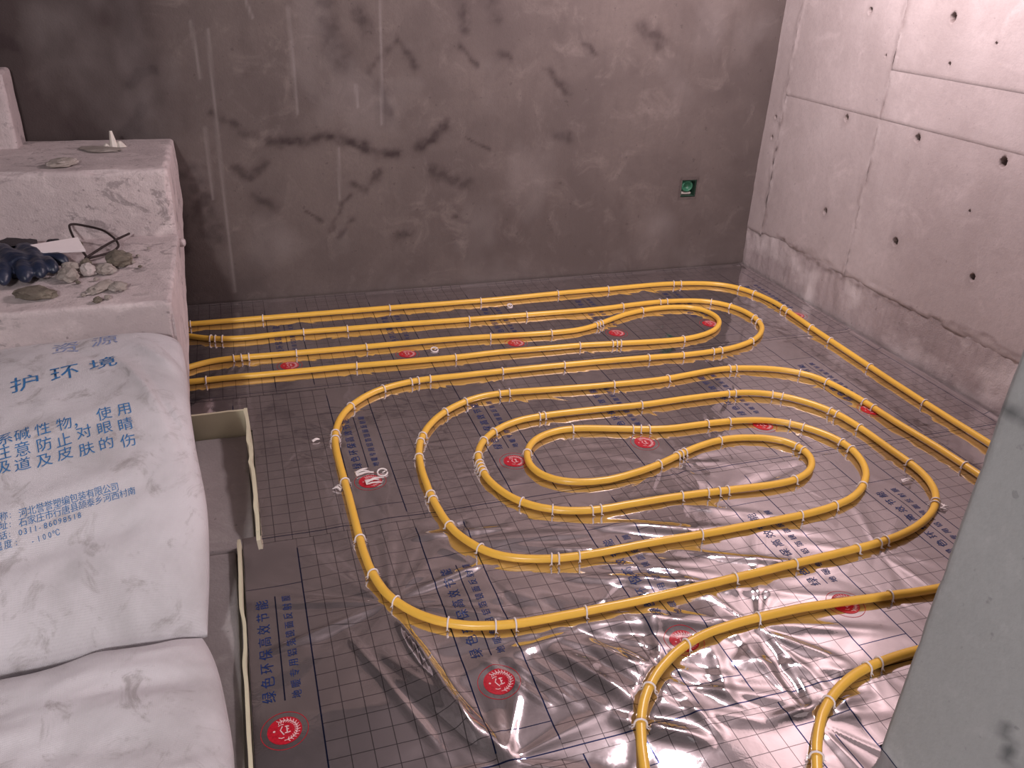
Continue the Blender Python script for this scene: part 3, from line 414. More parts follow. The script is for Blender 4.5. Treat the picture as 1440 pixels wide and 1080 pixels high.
# ---------------------------------------------------------------- staircase
soffit = lambda y: np.clip(.50-(Y_B-y)*.335, -.024, 2)
stair = tag(empty('staircase', (0, 0, 0)), 'rough dusty concrete staircase climbing to the plastered wall', 'staircase')
SX = -.24
link('step', rough_block('step', (X_L+.01, 3.28, .3), (SX, Y_B-.012, .775), .020, .004, .010, .008, .022, 1, bottom=soffit), M_STAIR, stair)
link('step', rough_block('step', (X_L+.01, 2.572, .05), (SX+.004, 3.285, .528), .013, .004, .008, .008, .022, 2, bottom=soffit), M_STAIR, stair)
link('step', rough_block('step', (X_L+.01, 2.02, -.024), (SX, 2.568, .262), .013, .003, .006, .012, .04, 5, bottom=soffit), M_STAIR, stair)
link('step', rough_block('step', (X_L+.01, 3.70, .74), (-.80, Y_B-.012, 1.06), .016, .004, .008, .010, .025, 4), M_STAIR, stair)
link('mortar_lump', rough_block('mortar_lump', (-.246, 3.27, .475), (-.215, 3.31, .505), .012, .004, 0, .005, .01, 9), M_STAIR, stair)

# ---------------------------------------------------------------- insulation and reflective film
CELL = .0487
boards = [(-1.0, 2.64, X_R-.004, Y_B-.02), (-.047, 1.98, X_R-.004, 2.637), (-.10, .94, X_R-.004, 1.977), (-.095, .3, 1.195, .937)]
for i, (x0, y0, x1, y1) in enumerate(boards):
    b = link('insulation_board', MB().box((x0, y0, -.026), (x1, y1, -.008)).mesh('insulation_board', False), M_BOARD)
    tag(b, ['insulation board under the film along the back wall', 'insulation board under the film by the beige foam strip', 'insulation board under the film beside the white sacks', 'insulation board under the film beside the grey partition'][i], 'board', 'insulation boards under the film')

_pipe_xy = np.vstack([np.array(v) for v in PIPE_PATHS.values()])
_kd = kdtree.KDTree(len(_pipe_xy)*3)
_k = 0
for v in PIPE_PATHS.values():
    v = np.array(v)
    for i in range(len(v)-1):
        for t in (0, .34, .67):
            q = v[i]*(1-t)+v[i+1]*t
            if _k < len(_pipe_xy)*3: _kd.insert((q[0], q[1], 0), _k); _k += 1
_kd.balance()
def pipe_dist(x, y):
    return np.array([_kd.find((a, b, 0))[2] for a, b in zip(x.ravel(), y.ravel())]).reshape(x.shape)
RIDGES = [((0.483, 1.836), (1.071, 1.562)), ((0.902, 1.829), (1.241, 1.676)), ((0.831, 1.659), (1.173, 1.503)), ((0.843, 1.587), (1.135, 1.477)), ((0.675, 1.429), (1.113, 1.267)), ((0.597, 1.425), (0.737, 1.145)), ((0.696, 1.385), (0.894, 1.1)), ((0.567, 1.447), (0.775, 1.114)), ((0.258, 1.645), (0.311, 1.445)), ((0.268, 1.583), (0.365, 1.136)), ((0.176, 1.46), (0.415, 1.095)), ((0.126, 1.596), (0.298, 1.12)), ((1.143, 1.297), (1.11, 1.028)), ((1.143, 1.297), (1.305, 1.127)), ((1.008, 1.297), (0.941, 1.087)), ((0.283, 1.66), (0.559, 1.734)), ((0.033, 1.535), (0.252, 1.646)), ((-0.065, 1.551), (0.252, 1.646)), ((0.411, 1.239), (0.415, 1.095)), ((0.846, 1.146), (0.884, 1.023)), ((0.504, 1.918), (0.549, 1.923)), ((0.328, 1.895), (0.688, 1.868)), ((0.952, 1.89), (1.35, 1.885)), ((1.319, 2.068), (1.327, 1.891)), ((1.418, 1.866), (1.754, 1.955))]
FANS = [((.258, 1.645), 13, .0052, .20), ((1.153, 1.303), 8, .0046, .18), ((.828, 1.201), 7, .0045, .17), ((1.103, 1.019), 6, .0045, .16), ((.41, 1.105), 8, .005, .14),
        ((1.671, 1.462), 8, .003, .14), ((.701, 1.422), 10, .0045, .18), ((.52, 1.72), 8, .003, .15), ((1.27, 2.07), 8, .003, .12), ((1.9, 3.75), 8, .003, .15)]
_r = np.random.default_rng(21)
_fan = [(c, [(_r.uniform(-np.pi, np.pi), _r.uniform(.06, .17), _r.uniform(.5, 1)*_r.choice([1, 1, -.7])) for _ in range(k)], a, r0) for c, k, a, r0 in FANS]
_rid = [(a, b, (.0055 if i % 3 else .0075)*(1 if i % 4 else -1), _r.uniform(.010, .022)) for i, (a, b) in enumerate(RIDGES)]
_rid += [((.20, 1.50), (.44, 1.06), .015, .022), ((.262, 1.62), (.37, 1.12), .012, .016), ((.66, 1.15), (.86, 1.02), .012, .02), ((1.0, 1.045), (1.30, 1.035), .009, .014),
         ((.62, 1.44), (1.10, 1.36), .0065, .030), ((.90, 1.80), (1.25, 1.70), .005, .026), ((.80, 1.66), (1.18, 1.56), .005, .022), ((.50, 1.85), (.95, 1.77), .005, .024), ((.56, 1.46), (.86, 1.24), .006, .024)]
# taut parallel streaks that run from the outer loop towards the partition and towards the stair foot
for i in range(16):
    t = i/15; x = .60+.16*_r.random()+.25*(i % 3); y = 1.22+.70*t+_r.uniform(-.02, .02); L = _r.uniform(.36, .62); a = -.40+_r.uniform(-.06, .06)
    _rid.append(((x, y), (x+L*math.cos(a), y+L*math.sin(a)), _r.uniform(.0028, .0042), _r.uniform(.013, .022)))
for i in range(8):
    x = .42+.055*i; y = 1.42-.012*i; L = _r.uniform(.25, .36); a = -1.02+_r.uniform(-.10, .10)
    _rid.append(((x, y), (x+L*math.cos(a), y+L*math.sin(a)), _r.uniform(.003, .005), _r.uniform(.009, .016)))
# every tie tugs at the film: short pleats leave it on both sides of the pipe
for key, spots in TIE_SPOTS.items():
    v = np.array(PIPE_PATHS[key]); sv = np.r_[0, np.cumsum(np.linalg.norm(np.diff(v, axis=0), axis=1))]
    for s_ in spots:
        c = (float(np.interp(s_, sv, v[:, 0])), float(np.interp(s_, sv, v[:, 1]))); d = (np.interp(s_+.02, sv, v[:, 0])-c[0], np.interp(s_+.02, sv, v[:, 1])-c[1]); t0 = math.atan2(d[1], d[0])
        rays = [(((t0+_r.choice([-1, 1])*_r.uniform(.15, 1.5)+_r.choice([0, np.pi]))+np.pi) % (2*np.pi)-np.pi, _r.uniform(.07, .2), _r.uniform(.5, 1)*_r.choice([1, -1])) for _ in range(5)]
        _fan.append((c, rays, (.0013 if c[1] > 2 else .0007), .042))
# loose random creases over the whole floor
_cre = []
for _ in range(120):
    x = _r.uniform(-.1, 2.6); y = _r.uniform(.9, 3.8); L = _r.uniform(.10, .40)*(1.2 if y < 2 else .8); a = _r.normal(-.15, .55) if _r.random() < .7 else _r.uniform(0, np.pi)
    _cre.append(((x, y), (x+L*math.cos(a), y+L*math.sin(a)), _r.uniform(.0008, .0028)*(.4 if y < 1.9 else .55)*_r.choice([1, -1]), _r.uniform(.009, .024)))
def film_h(x, y, pd=None):
    x = np.asarray(x, float); y = np.asarray(y, float)
    near = smooth(2.3, 1.5, y)
    h = (.0011+.0016*near)*fbm(x*3.3, y*3.3, 2, 40)+(.00036-.00025*near)*fbm(x*16, y*12, 2, 44)+(.00014-.00012*near)*fbm(x*45, y*30, 2, 47)
    for c, rays, a, r0 in _fan:
        dx = x-c[0]; dy = y-c[1]; m = (np.abs(dx) < 5*r0) & (np.abs(dy) < 5*r0)
        if not m.any(): continue
        dx = dx[m]; dy = dy[m]; r = np.hypot(dx, dy); th = np.arctan2(dy, dx); env = (r/r0)*np.exp(1-r/r0)*a; o = 0
        for t0, w, s in rays:
            d = (th-t0+np.pi) % (2*np.pi)-np.pi; o = o+s*np.exp(-(d/w)**2)
        h[m] += env*o
    for a, b, amp, wd in _rid+_cre:
        x0, x1 = min(a[0], b[0])-3*wd, max(a[0], b[0])+3*wd; y0, y1 = min(a[1], b[1])-3*wd, max(a[1], b[1])+3*wd
        m = (x > x0) & (x < x1) & (y > y0) & (y < y1)
        if not m.any(): continue
        d, t = seg_dist(x[m], y[m], a, b); h[m] += amp*np.exp(-(d/wd)**2)*np.clip(np.sin(np.pi*t)*1.3, 0, 1)
    if pd is None: pd = pipe_dist(x, y)
    h = h*smooth(.004, .030, pd)
    h = np.maximum(h, -.0055)
    h = h+.007*smooth(X_R-.035, X_R-.012, x)**2+.010*smooth(Y_B-.05, Y_B-.014, y)**2
    return h
PERIOD = 10*CELL
ROLLS = [  # near edge, far edge, left end, first seal x, label
    (.30, 1.12, -.09, .15, 'silvery grid-printed reflective film sheet at the foot of the grey partition'),
    (1.08, 2.02, -.098, .4545, 'crumpled silvery reflective film sheet with blue lettering beside the white sacks'),
    (1.98, 2.935, -.046, .300, 'silvery reflective film sheet under the innermost pipe loops'),
    (2.895, 3.866, -1.0, .120, 'dull silvery reflective film sheet reaching the back wall')]
glyph_cache = {}
def glyph(ch):
    if ch not in glyph_cache:
        c = bpy.data.curves.new('glyph', 'FONT'); c.body = ch; c.resolution_u = 2; o = bpy.data.objects.new('glyph', c); COL.objects.link(o)
        bpy.context.view_layer.update(); me = bpy.data.meshes.new_from_object(o.evaluated_get(bpy.context.evaluated_depsgraph_get()))
        bm = bmesh.new(); bm.from_mesh(me); bmesh.ops.remove_doubles(bm, verts=bm.verts, dist=.001); bmesh.ops.triangulate(bm, faces=bm.faces)
        bmesh.ops.subdivide_edges(bm, edges=[e for e in bm.edges if e.calc_length() > .35], cuts=1); bmesh.ops.triangulate(bm, faces=bm.faces)
        V = np.array([tuple(v.co)[:2] for v in bm.verts]); bm.verts.index_update(); F = [tuple(v.index for v in f.verts) for f in bm.faces]
        bm.free(); bpy.data.objects.remove(o); bpy.data.curves.remove(c); bpy.data.meshes.remove(me)
        w = V[:, 0].max() if not ch.isascii() else V[:, 0].max()+.08
        glyph_cache[ch] = (V-np.array([0 if ch.isascii() else .5, .38]), F, w)
    return glyph_cache[ch]
def seal_shapes():
    """red ring, red disc and pale emblem, as flat polygons: (verts2d, faces)"""
    def ring(r0, r1, n=40):
        a = np.linspace(0, 2*np.pi, n, endpoint=False); V = np.r_[np.c_[r0*np.cos(a), r0*np.sin(a)], np.c_[r1*np.cos(a), r1*np.sin(a)]]
        return V, [(i, (i+1) % n, n+(i+1) % n, n+i) for i in range(n)]
    disc_V = [(0, 0)]; disc_F = []; n = 32
    for k, r in enumerate((.0125, .025, .037)):
        disc_V += [(r*math.cos(2*math.pi*i/n), r*math.sin(2*math.pi*i/n)) for i in range(n)]
    for i in range(n):
        disc_F.append((0, 1+i, 1+(i+1) % n))
        for k in (0, 1): disc_F.append((1+k*n+i, 1+(k+1)*n+i, 1+(k+1)*n+(i+1) % n, 1+k*n+(i+1) % n))
    eV, eF = [], []
    def stroke(p, w):
        p = np.array(p, float); t = np.gradient(p, axis=0); t /= np.linalg.norm(t, axis=1)[:, None]; nn = np.c_[-t[:, 1], t[:, 0]]*w/2
        b = len(eV); eV.extend((p+nn).tolist()); eV.extend((p-nn).tolist()); k = len(p)
        for i in range(k-1): eF.append((b+i, b+k+i, b+k+i+1, b+i+1))
    a = np.radians(np.linspace(-95, 110, 16)); arc = np.c_[.027*np.cos(a), .027*np.sin(a)]; stroke(arc, .0016)
    for i in range(1, 16):
        for s in (-1, 1):
            d = math.radians(np.linspace(-95, 110, 16)[i]+90+s*38); q = arc[i]; stroke([q, q+.0042*np.array([math.cos(d), math.sin(d)]), q+.0078*np.array([math.cos(d+.25*s), math.sin(d+.25*s)])], .0017)
    stroke([(.001, .010), (.006, .0105), (.010, .0085)], .0026); stroke([(.005, .010), (.005, .002), (.005, -.006)], .0026); stroke([(.005, .002), (.009, .002)], .0026)
    stroke([(.000, -.007), (.006, -.0075), (.012, -.006)], .0026); stroke([(-.004, .012), (-.009, .002), (-.002, -.012)], .0026); stroke([(-.013, .014), (-.007, .017), (-.001, .0165)], .002)
    stroke([(-.014, -.017), (-.008, -.020), (-.002, -.019)], .002); a = np.linspace(0, 2*np.pi, 9); stroke(np.c_[-.022+.0016*np.cos(a), .002+.0016*np.sin(a)], .0022)
    for k in range(44):
        t = 2*np.pi*k/44; q = .0435*np.array([math.cos(t), math.sin(t)])
    return ring(.0497, .0510), (np.array(disc_V), disc_F), (np.array(eV), eF)
SEAL_RING, SEAL_DISC, SEAL_EMBLEM = seal_shapes()
def drape(V2, z0, off):
    V2 = np.asarray(V2, float); x, y = V2[:, 0].copy(), V2[:, 1].copy(); return np.c_[x, y, film_h(x, y)+z0+off]
for k, (y0, y1, x0, sx, lab) in enumerate(ROLLS):
    z0 = .0006*(k-3)-.0002
    step = .0062 if k < 3 else .0078
    xs = lin(x0 if k != 2 else -1.0, X_R-.008, step); ys = lin(y0, y1, step)
    X, Y = np.meshgrid(xs, ys); Zf = film_h(X, Y)+z0
    under = smooth(y1-.05, y1-.01, Y)*.0004; Zf = Zf-under
    uv = np.stack([(X-sx)/CELL, (Y-y0)/CELL], -1)
    xm = (X[:-1, :-1]+X[1:, 1:])/2; ym = (Y[:-1, :-1]+Y[1:, 1:])/2
    keep = ~((xm < -.046) & (ym < 2.636)) if k == 2 else np.ones_like(xm, bool)
    if k == 0: keep &= ~((xm > 1.203) & (ym < .915))
    film = link('film_sheet', grid_mesh('film_sheet', np.stack([X, Y, Zf], -1), keep, uv), M_FILM)
    tag(film, lab, 'film', 'reflective film sheets on the floor')
    sy = y0+.2345
    j0 = math.floor((x0-sx)/PERIOD); j1 = math.ceil((X_R-sx)/PERIOD)
    for j in range(j0, j1+1):
        cx = sx+j*PERIOD
        if k == 2 and cx < .05 or cx-.055 < x0 or cx+.082 > (X_R-.03 if k else 1.1): continue
        for word, ox, dy, sc in (('绿色环保高效节能', -.027, .0435, .034), ('地暖专用铝箔镜面反射膜', .034, .0320, .0245)):
            TV, TF = [], []
            for i, ch in enumerate(word):
                V, F, w_ = glyph(ch); yy = y0+.337+i*dy-(.006 if ox > 0 else 0)
                b = len(TV); TV += np.c_[cx+ox-V[:, 1]*sc, yy+V[:, 0]*sc].tolist(); TF += [tuple(b+q for q in f) for f in F]
            if k: link('lettering', pymesh('lettering', drape(TV, z0, .0008), TF), M_NAVY, film)
        if cx+.052 < X_R-.02:
            s0 = link('seal_print', pymesh('seal_print', drape(np.array(SEAL_DISC[0])+[cx, sy], z0, .0007), SEAL_DISC[1]), M_RED, film)
            link('seal_ring', pymesh('seal_ring', drape(SEAL_RING[0]+[cx, sy], z0, .0007), SEAL_RING[1]), M_RED, s0)
            link('emblem', pymesh('emblem', drape(SEAL_EMBLEM[0]+[cx, sy], z0, .0011), SEAL_EMBLEM[1]), M_PINKINK, s0)

# ---------------------------------------------------------------- heating pipes
PIPE_R = .0116
PIPE_LABEL = {
    'back': 'yellow heating pipe running along the back wall and then along the right wall',
    'uloop': 'yellow heating pipe making the narrow hairpin that comes out from under the stairs',
    'spiral': 'long yellow heating pipe coiled in the big nested oval loops',
    'front': 'yellow heating pipe bending round in front of the coil, lowest outside it',
    'corner': 'short yellow heating pipe bend at the foot of the grey partition'}
PIPE_LABEL['front'] = 'yellow heating pipe with a single wide bend between the coil and the short bend'
pipes3 = {}
for key, pts in PIPE_PATHS.items():
    p2 = np.array(pts); s = np.r_[0, np.cumsum(np.linalg.norm(np.diff(p2, axis=0), axis=1))]
    sd = np.arange(0, s[-1], .015); P = np.c_[np.interp(sd, s, p2[:, 0]), np.interp(sd, s, p2[:, 1]), np.full(len(sd), PIPE_R+.0012)]
    P[:, 2] += .0015*np.maximum(vnoise(sd*2.2, sd*0+3, 5), 0)
    v, f = tube_vf(P, PIPE_R, 14)
    o = link('heating_pipe', pymesh('heating_pipe', v, f), M_PIPE)
    tag(o, PIPE_LABEL[key], 'pipe', 'yellow underfloor heating pipes'); pipes3[key] = (P, sd)

# white ties that hold the pipe down: an arch over the pipe, two prongs and little barbs
tm = MB(); a = np.linspace(0, np.pi, 11); rr = PIPE_R+.0014
arch = [(rr*1.03, 0, .0016)]+[(rr*math.cos(t), 0, PIPE_R+.0012+rr*math.sin(t)) for t in a]+[(-rr*1.03, 0, .0016)]
tm.tube(np.array(arch), .0023, 6)
for s in (-1, 1):
    tm.tube(np.array([(s*rr, 0, .010), (s*(rr+.003), .001, .006), (s*(rr+.0065), .002, .0035)]), [.0014, .0012, .0006], 5)
    tm.tube(np.array([(s*rr, 0, .004), (s*(rr+.003), -.003, .0028), (s*(rr+.006), -.005, .0022)]), [.0013, .0010, .0005], 5)
TIE = tm.mesh('pipe_tie'); TIE.materials.append(M_TIE)
TIE_LABEL = {'back': 'small white plastic tie over the pipe along the back and right walls', 'uloop': 'small white plastic tie over the hairpin pipe from under the stairs',
             'front': 'small white plastic tie over the pipe with the single wide bend', 'corner': 'small white plastic tie over the short pipe bend by the partition'}
COIL_RUNS = [(3.12, 'the straight coil pipe between the back wall pipe and the hairpin'), (5.42, 'the coil pipe run between the hairpin and the ovals'), (8.13, 'the outermost oval, along the blue lettering'),
             (10.32, 'the third oval from outside, side facing the back wall'), (11.74, 'the third oval from outside, side facing away from the back wall'), (13.01, 'the S-shaped crossover in the middle of the coil'),
             (14.54, 'the innermost wide oval, side facing the back wall'), (16.56, 'the second oval from outside, side facing away from the back wall'), (99, 'the second oval from outside, side facing the back wall')]
for key, spots in TIE_SPOTS.items():
    P, sd = pipes3[key]; L = sd[-1]
    for i, s in enumerate(spots):
        q = [np.interp(s, sd, P[:, c]) for c in range(3)]; q2 = [np.interp(s+.02, sd, P[:, c]) for c in range(3)]
        o = link('pipe_tie', TIE); ang = math.atan2(q2[1]-q[1], q2[0]-q[0])
        o.location = (q[0], q[1], 0.0008+max(0, q[2]-PIPE_R-.0012)); o.rotation_euler = (0, 0, ang+math.pi/2+random.uniform(-.12, .12)); o.scale = (1.05, 1.05, 1.05)
        if key == 'spiral':
            lab = 'white tie over '+next(t for lim, t in COIL_RUNS if s < lim)
        else: lab = TIE_LABEL[key]
        tag(o, lab, 'tie', lab.replace('small white plastic tie', 'ties').replace('white tie', 'ties'))

# ---------------------------------------------------------------- loose white ties and bits
def prong_bundle(loc, n, seed, lab, rz=0, spread=.5, L=.035):
    r_ = np.random.default_rng(seed); m = MB()
    for i in range(n):
        t = r_.uniform(-spread, spread); oy = (i-(n-1)/2)*.0065; l = L*r_.uniform(.7, 1.1); d = np.array([math.cos(t), math.sin(t), 0])
        p = [np.array([0, oy, .0035]), d*l*.5+[0, oy, .007+.002*(i % 3)], d*l+[0, oy, .004]]
        m.tube(catmull(p, 4), np.interp(np.linspace(0, 1, 9), [0, .8, 1], [.0024, .0024, .001]), 6)
    m.tube(np.array([(0, -(n/2)*.0065, .004), (0, 0, .0052), (0, (n/2)*.0065, .004)]), .0024, 6)
    o = link('loose_tie', m.mesh('loose_tie'), M_TIE); x, y = np.array([loc[0]]), np.array([loc[1]]); o.location = (loc[0], loc[1], float(film_h(x, y)[0])+.0006); o.rotation_euler = (0, 0, rz)
    return tag(o, lab, 'tie', 'loose white ties left on the film')
prong_bundle((.262, 2.262), 4, 1, 'upper bundle of loose white ties lying on the dark red seal', .15, .3, .052)
prong_bundle((.285, 2.205), 4, 2, 'lower bundle of loose white ties with long prongs on the dark red seal', .1, .3, .06)
prong_bundle((.205, 2.19), 3, 3, 'few loose white ties outside the outermost oval loop', 2.6, .5, .03)
prong_bundle((2.005, 1.762), 3, 4, 'loose white ties curled beside the coil pipe near the right end', -.5, .6, .045)
prong_bundle((2.02, 1.60), 4, 5, 'jumbled loose white ties between the coil end and the partition', .7, .9, .035)
prong_bundle((.149, 2.503), 2, 6, 'faint single loose tie on bare film near the foam strip', .3, .8, .03)
def ring_bit(loc, R, lab):
    a = np.linspace(.3, 2*np.pi-.1, 16); m = MB().tube(np.c_[R*np.cos(a), R*np.sin(a), .0035+.004*np.sin(a)], .0028, 6); m.tube(np.array([(0, 0, .003), (R*.6, .004, .004)]), .0022, 5)
    o = link('loose_tie', m.mesh('loose_tie'), M_TIE); x, y = np.array([loc[0]]), np.array([loc[1]]); o.location = (loc[0], loc[1], float(film_h(x, y)[0])+.0018); return tag(o, lab, 'tie', 'loose white ties left on the film')
ring_bit((.726, 3.135), .015, 'small white plastic ring lying between two hairpin pipes')
ring_bit((.345, 2.248), .016, 'curled white tie lying on the dark red seal')
ring_bit((1.20, 3.55), .012, 'small white curl beside the pipe along the back wall')

# ---------------------------------------------------------------- foam edge strips by the stair foot
def strip(path, h, th, lab, z0=-.0255, wob=.0015, lean_k=1.2):
    p = catmull(path, 10); T = np.gradient(p, axis=0); T /= np.linalg.norm(T, axis=1)[:, None]; nn = np.c_[-T[:, 1], T[:, 0]]*th/2
    hh = h if np.isscalar(h) else np.interp(np.linspace(0, 1, len(p)), np.linspace(0, 1, len(h)), h)
    top = z0+hh+wob*vnoise(np.arange(len(p))*.35, np.zeros(len(p))+2.5, 3); V = []
    for i in range(len(p)):
        lean = np.array([nn[i][0], nn[i][1]])*(lean_k*vnoise(i*.3, 7.7, 2))
        for s, z, l in ((1, z0, 0), (1, 1, 1), (-1, 1, 1), (-1, z0, 0)):
            q = p[i]+s*nn[i]+lean*l; V.append((q[0], q[1], z0 if l == 0 else np.atleast_1d(top)[i if np.ndim(top) else 0]))
    F = []
    for i in range(len(p)-1):
        for j in range(4): F.append((i*4+j, i*4+(j+1) % 4, (i+1)*4+(j+1) % 4, (i+1)*4+j))
    F += [(3, 2, 1, 0), tuple((len(p)-1)*4+j for j in range(4))]
    o = link('foam_strip', pymesh('foam_strip', V, F, False), M_BEIGE); return tag(o, lab, 'foam strip', 'beige edge strips by the stair foot')
strip([(-.236, 2.630), (-.18, 2.629), (-.12, 2.631), (-.062, 2.629)], .115, .010, 'beige foam edge strip standing across the stair foot', wob=.0004, lean_k=.1)
strip([(-.056, 2.634), (-.053, 2.50), (-.058, 2.36), (-.052, 2.24), (-.054, 2.10), (-.056, 2.0)], [.118, .112, .105, .10, .09, .06], .011, 'beige foam edge strip standing along the film edge at a corner')
strip([(-.104, 1.985), (-.106, 1.8), (-.106, 1.6), (-.106, 1.4), (-.106, 1.2), (-.106, 1.0)], .05, .008, 'low beige foam edge strip between the sacks and the crumpled film')

# rough screed left bare at the stair foot, and the batten under the far strip
tag(link('floor_patch', rough_block('floor_patch', (-.238, .98, -.026), (-.118, 1.97, -.002), .006, .002, .004, .008, .02, 12), M_FLOOR), kind='structure')
tag(link('floor_patch', rough_block('floor_patch', (-.238, 1.972, -.026), (-.066, 2.615, -.002), .006, .002, .004, .008, .02, 13), M_FLOOR), kind='structure')
# ---------------------------------------------------------------- sacks
def sack_main():
    root = tag(empty('woven_sack', (-.62, 2.0, .2)), 'white woven sack with blue printed Chinese lettering lying down the steps', 'sack', 'white woven sacks on the stairs')
    nu, nv = 130, 150; s = np.linspace(0, 1, nv)*SACK_LEN
    V = []; out = []
    for side in (1, -1):
        rows = []
        for q in s:
            xr = np.interp(q, _ss, _sp[:, 2]); t = np.linspace(0, 1, nu); t = .5-.5*np.cos(np.pi*t); xx = SACK_LEFT+(xr-SACK_LEFT)*t
            P, _n = sack_point(xx, np.full(nu, q), side)
            if side > 0:
                edge = np.minimum(np.minimum(t, 1-t)*6, 1)*np.minimum(min(q, SACK_LEN-q)*14, 1)
                k = .0045*fbm(xx*9, np.full(nu, q)*9, 3, 60)+.0016*fbm(xx*35, np.full(nu, q)*28, 2, 64); P = P+_n*(k*edge)[:, None]
            rows.append(P)
        out.append(np.array(rows))
    g = [grid_mesh('sack_body', out[0][:, ::-1]), grid_mesh('sack_body', out[1])]
    bm = bmesh.new(); bm.from_mesh(g[0]); bm.from_mesh(g[1]); bmesh.ops.remove_doubles(bm, verts=bm.verts, dist=.0006); me = bpy.data.meshes.new('sack_body'); bm.to_mesh(me); bm.free()
    me.polygons.foreach_set('use_smooth', np.ones(len(me.polygons), bool))
    body = link('sack_body', me, M_SACK, root); body.matrix_parent_inverse = Matrix.Translation((.62, -2.0, -.2))
    def text(items, mat, name='print'):
        TV, TF = [], []
        for ch, x, q, w_, h_, rot in items:
            V, F, _w = glyph(ch); c_, s_ = math.cos(rot), math.sin(rot); vx = V[:, 0]*w_; vy = V[:, 1]*h_
            xx = x+vx*c_-vy*s_; qq = q-(vx*s_+vy*c_); P, nn = sack_point(xx, qq, 1)
            k = .0045*fbm(xx*9, qq*9, 3, 60)+.0016*fbm(xx*35, qq*28, 2, 64)
            b = len(TV); TV += (P+nn*(k+.0011)[:, None]).tolist(); TF += [tuple(b+i for i in f) for f in F]
        o = link(name, pymesh(name, TV, TF), mat, body); return o
    text([('约', -.605, .19, .075, .075, .15), ('资', -.515, .175, .075, .085, .15), ('源', -.415, .160, .075, .085, .12)][1:], M_BLUE2, 'faded_lettering')
    text([('护', -.588, .363, .075, .075, .18), ('环', -.495, .340, .075, .075, .18), ('境', -.403, .316, .075, .075, .18)], M_BLUE, 'lettering')
    MID = [('系', -0.605, 0.577, 'mid'), ('碱', -0.568, 0.571, 'mid'), ('性', -0.523, 0.564, 'mid'), ('物', -0.475, 0.558, 'mid'), ('，', -0.44, 0.556, 'mid'), ('使', -0.385, 0.542, 'mid'), ('用', -0.338, 0.535, 'mid'), ('注', -0.608, 0.616, 'mid'), ('意', -0.565, 0.614, 'mid'), ('防', -0.518, 0.61, 'mid'), ('止', -0.475, 0.606, 'mid'), ('对', -0.43, 0.591, 'mid'), ('眼', -0.383, 0.587, 'mid'), ('睛', -0.335, 0.585, 'mid'), ('吸', -0.605, 0.658, 'mid'), ('道', -0.562, 0.658, 'mid'), ('及', -0.515, 0.656, 'mid'), ('皮', -0.47, 0.647, 'mid'), ('肤', -0.422, 0.645, 'mid'), ('的', -0.378, 0.637, 'mid'), ('伤', -0.328, 0.637, 'mid')]
    for row in (MID[:5], MID[5:7], MID[7:14], MID[14:]): text([(c, x, q, .037, .043, .17) for c, x, q, k in row], M_BLUE, 'lettering')
    def line(t, a, b, size, hs):
        d = np.array(b)-np.array(a); n_ = len(t); rot = -math.atan2(d[1], d[0]); return [(c, a[0]+d[0]*(i+.5)/n_-(size*.3 if c.isascii() else 0), a[1]+d[1]*(i+.5)/n_, size, hs, rot) for i, c in enumerate(t) if c != ' ']
    it = line('河北誉誉塑编包装有限公司', (-.560, .796), (-.348, .768), .0185, .023)+line('石家庄市行唐县颉泰乡河西村南', (-.560, .818), (-.312, .785), .0185, .023)
    it += line('0311-86098518', (-.560, .842), (-.428, .824), .016, .021)+line('-100℃', (-.535, .866), (-.478, .856), .014, .020)
    it += line('名称:', (-.615, .798), (-.566, .793), .0175, .022)+line('地址:', (-.615, .820), (-.566, .815), .0175, .022)+line('电话:', (-.615, .844), (-.566, .839), .0175, .022)+line('耐温度:', (-.63, .868), (-.55, .861), .0175, .022)
    text(it, M_BLUE, 'small_lettering')
    return root
sack_main()
def sack_plain(c, size, tilt, rz, seed, lab):
    nu, nv = 90, 70; a = np.linspace(-1, 1, nu); b = np.linspace(-1, 1, nv); A, B = np.meshgrid(np.sin(a*np.pi/2), np.sin(b*np.pi/2)); ms = []
    e = np.sqrt(np.maximum(1-np.abs(A)**5, 0))*np.sqrt(np.maximum(1-np.abs(B)**4, 0))
    for side in (1, -1):
        bul = size[2]*e*(1 if side > 0 else .7)
        wr = .012*fbm(A*3+seed, B*5, 3, seed)*e+.006*np.sin(B*9+A*2+1.5*fbm(A*2, B*2, 2, seed+1))*e
        P = np.stack([A*size[0]*(1-.05*np.abs(B)**3), B*size[1]*(1-.04*np.abs(A)**4)+.012*fbm(A*4, B*0+seed, 2, seed)*np.abs(B), side*bul+(wr if side > 0 else 0)], -1)
        ms.append(grid_mesh('woven_sack', P if side > 0 else P[:, ::-1]))
    bm = bmesh.new(); [bm.from_mesh(q) for q in ms]; bmesh.ops.remove_doubles(bm, verts=bm.verts, dist=.0006); me = bpy.data.meshes.new('woven_sack'); bm.to_mesh(me); bm.free()
    me.polygons.foreach_set('use_smooth', np.ones(len(me.polygons), bool)); o = link('woven_sack', me, M_SACK); o.location = c; o.rotation_euler = (tilt, 0, rz)
    return tag(o, lab, 'sack', 'white woven sacks on the stairs')
sack_plain((-.615, 1.285, .060), (.475, .215, .092), .16, .12, 3, 'plain white woven sack lying against the lower end of the lettered sack')
sack_plain((-.62, .83, .025), (.47, .20, .055), .04, .14, 8, 'greyish white woven sack lying flat beyond the plain sack')

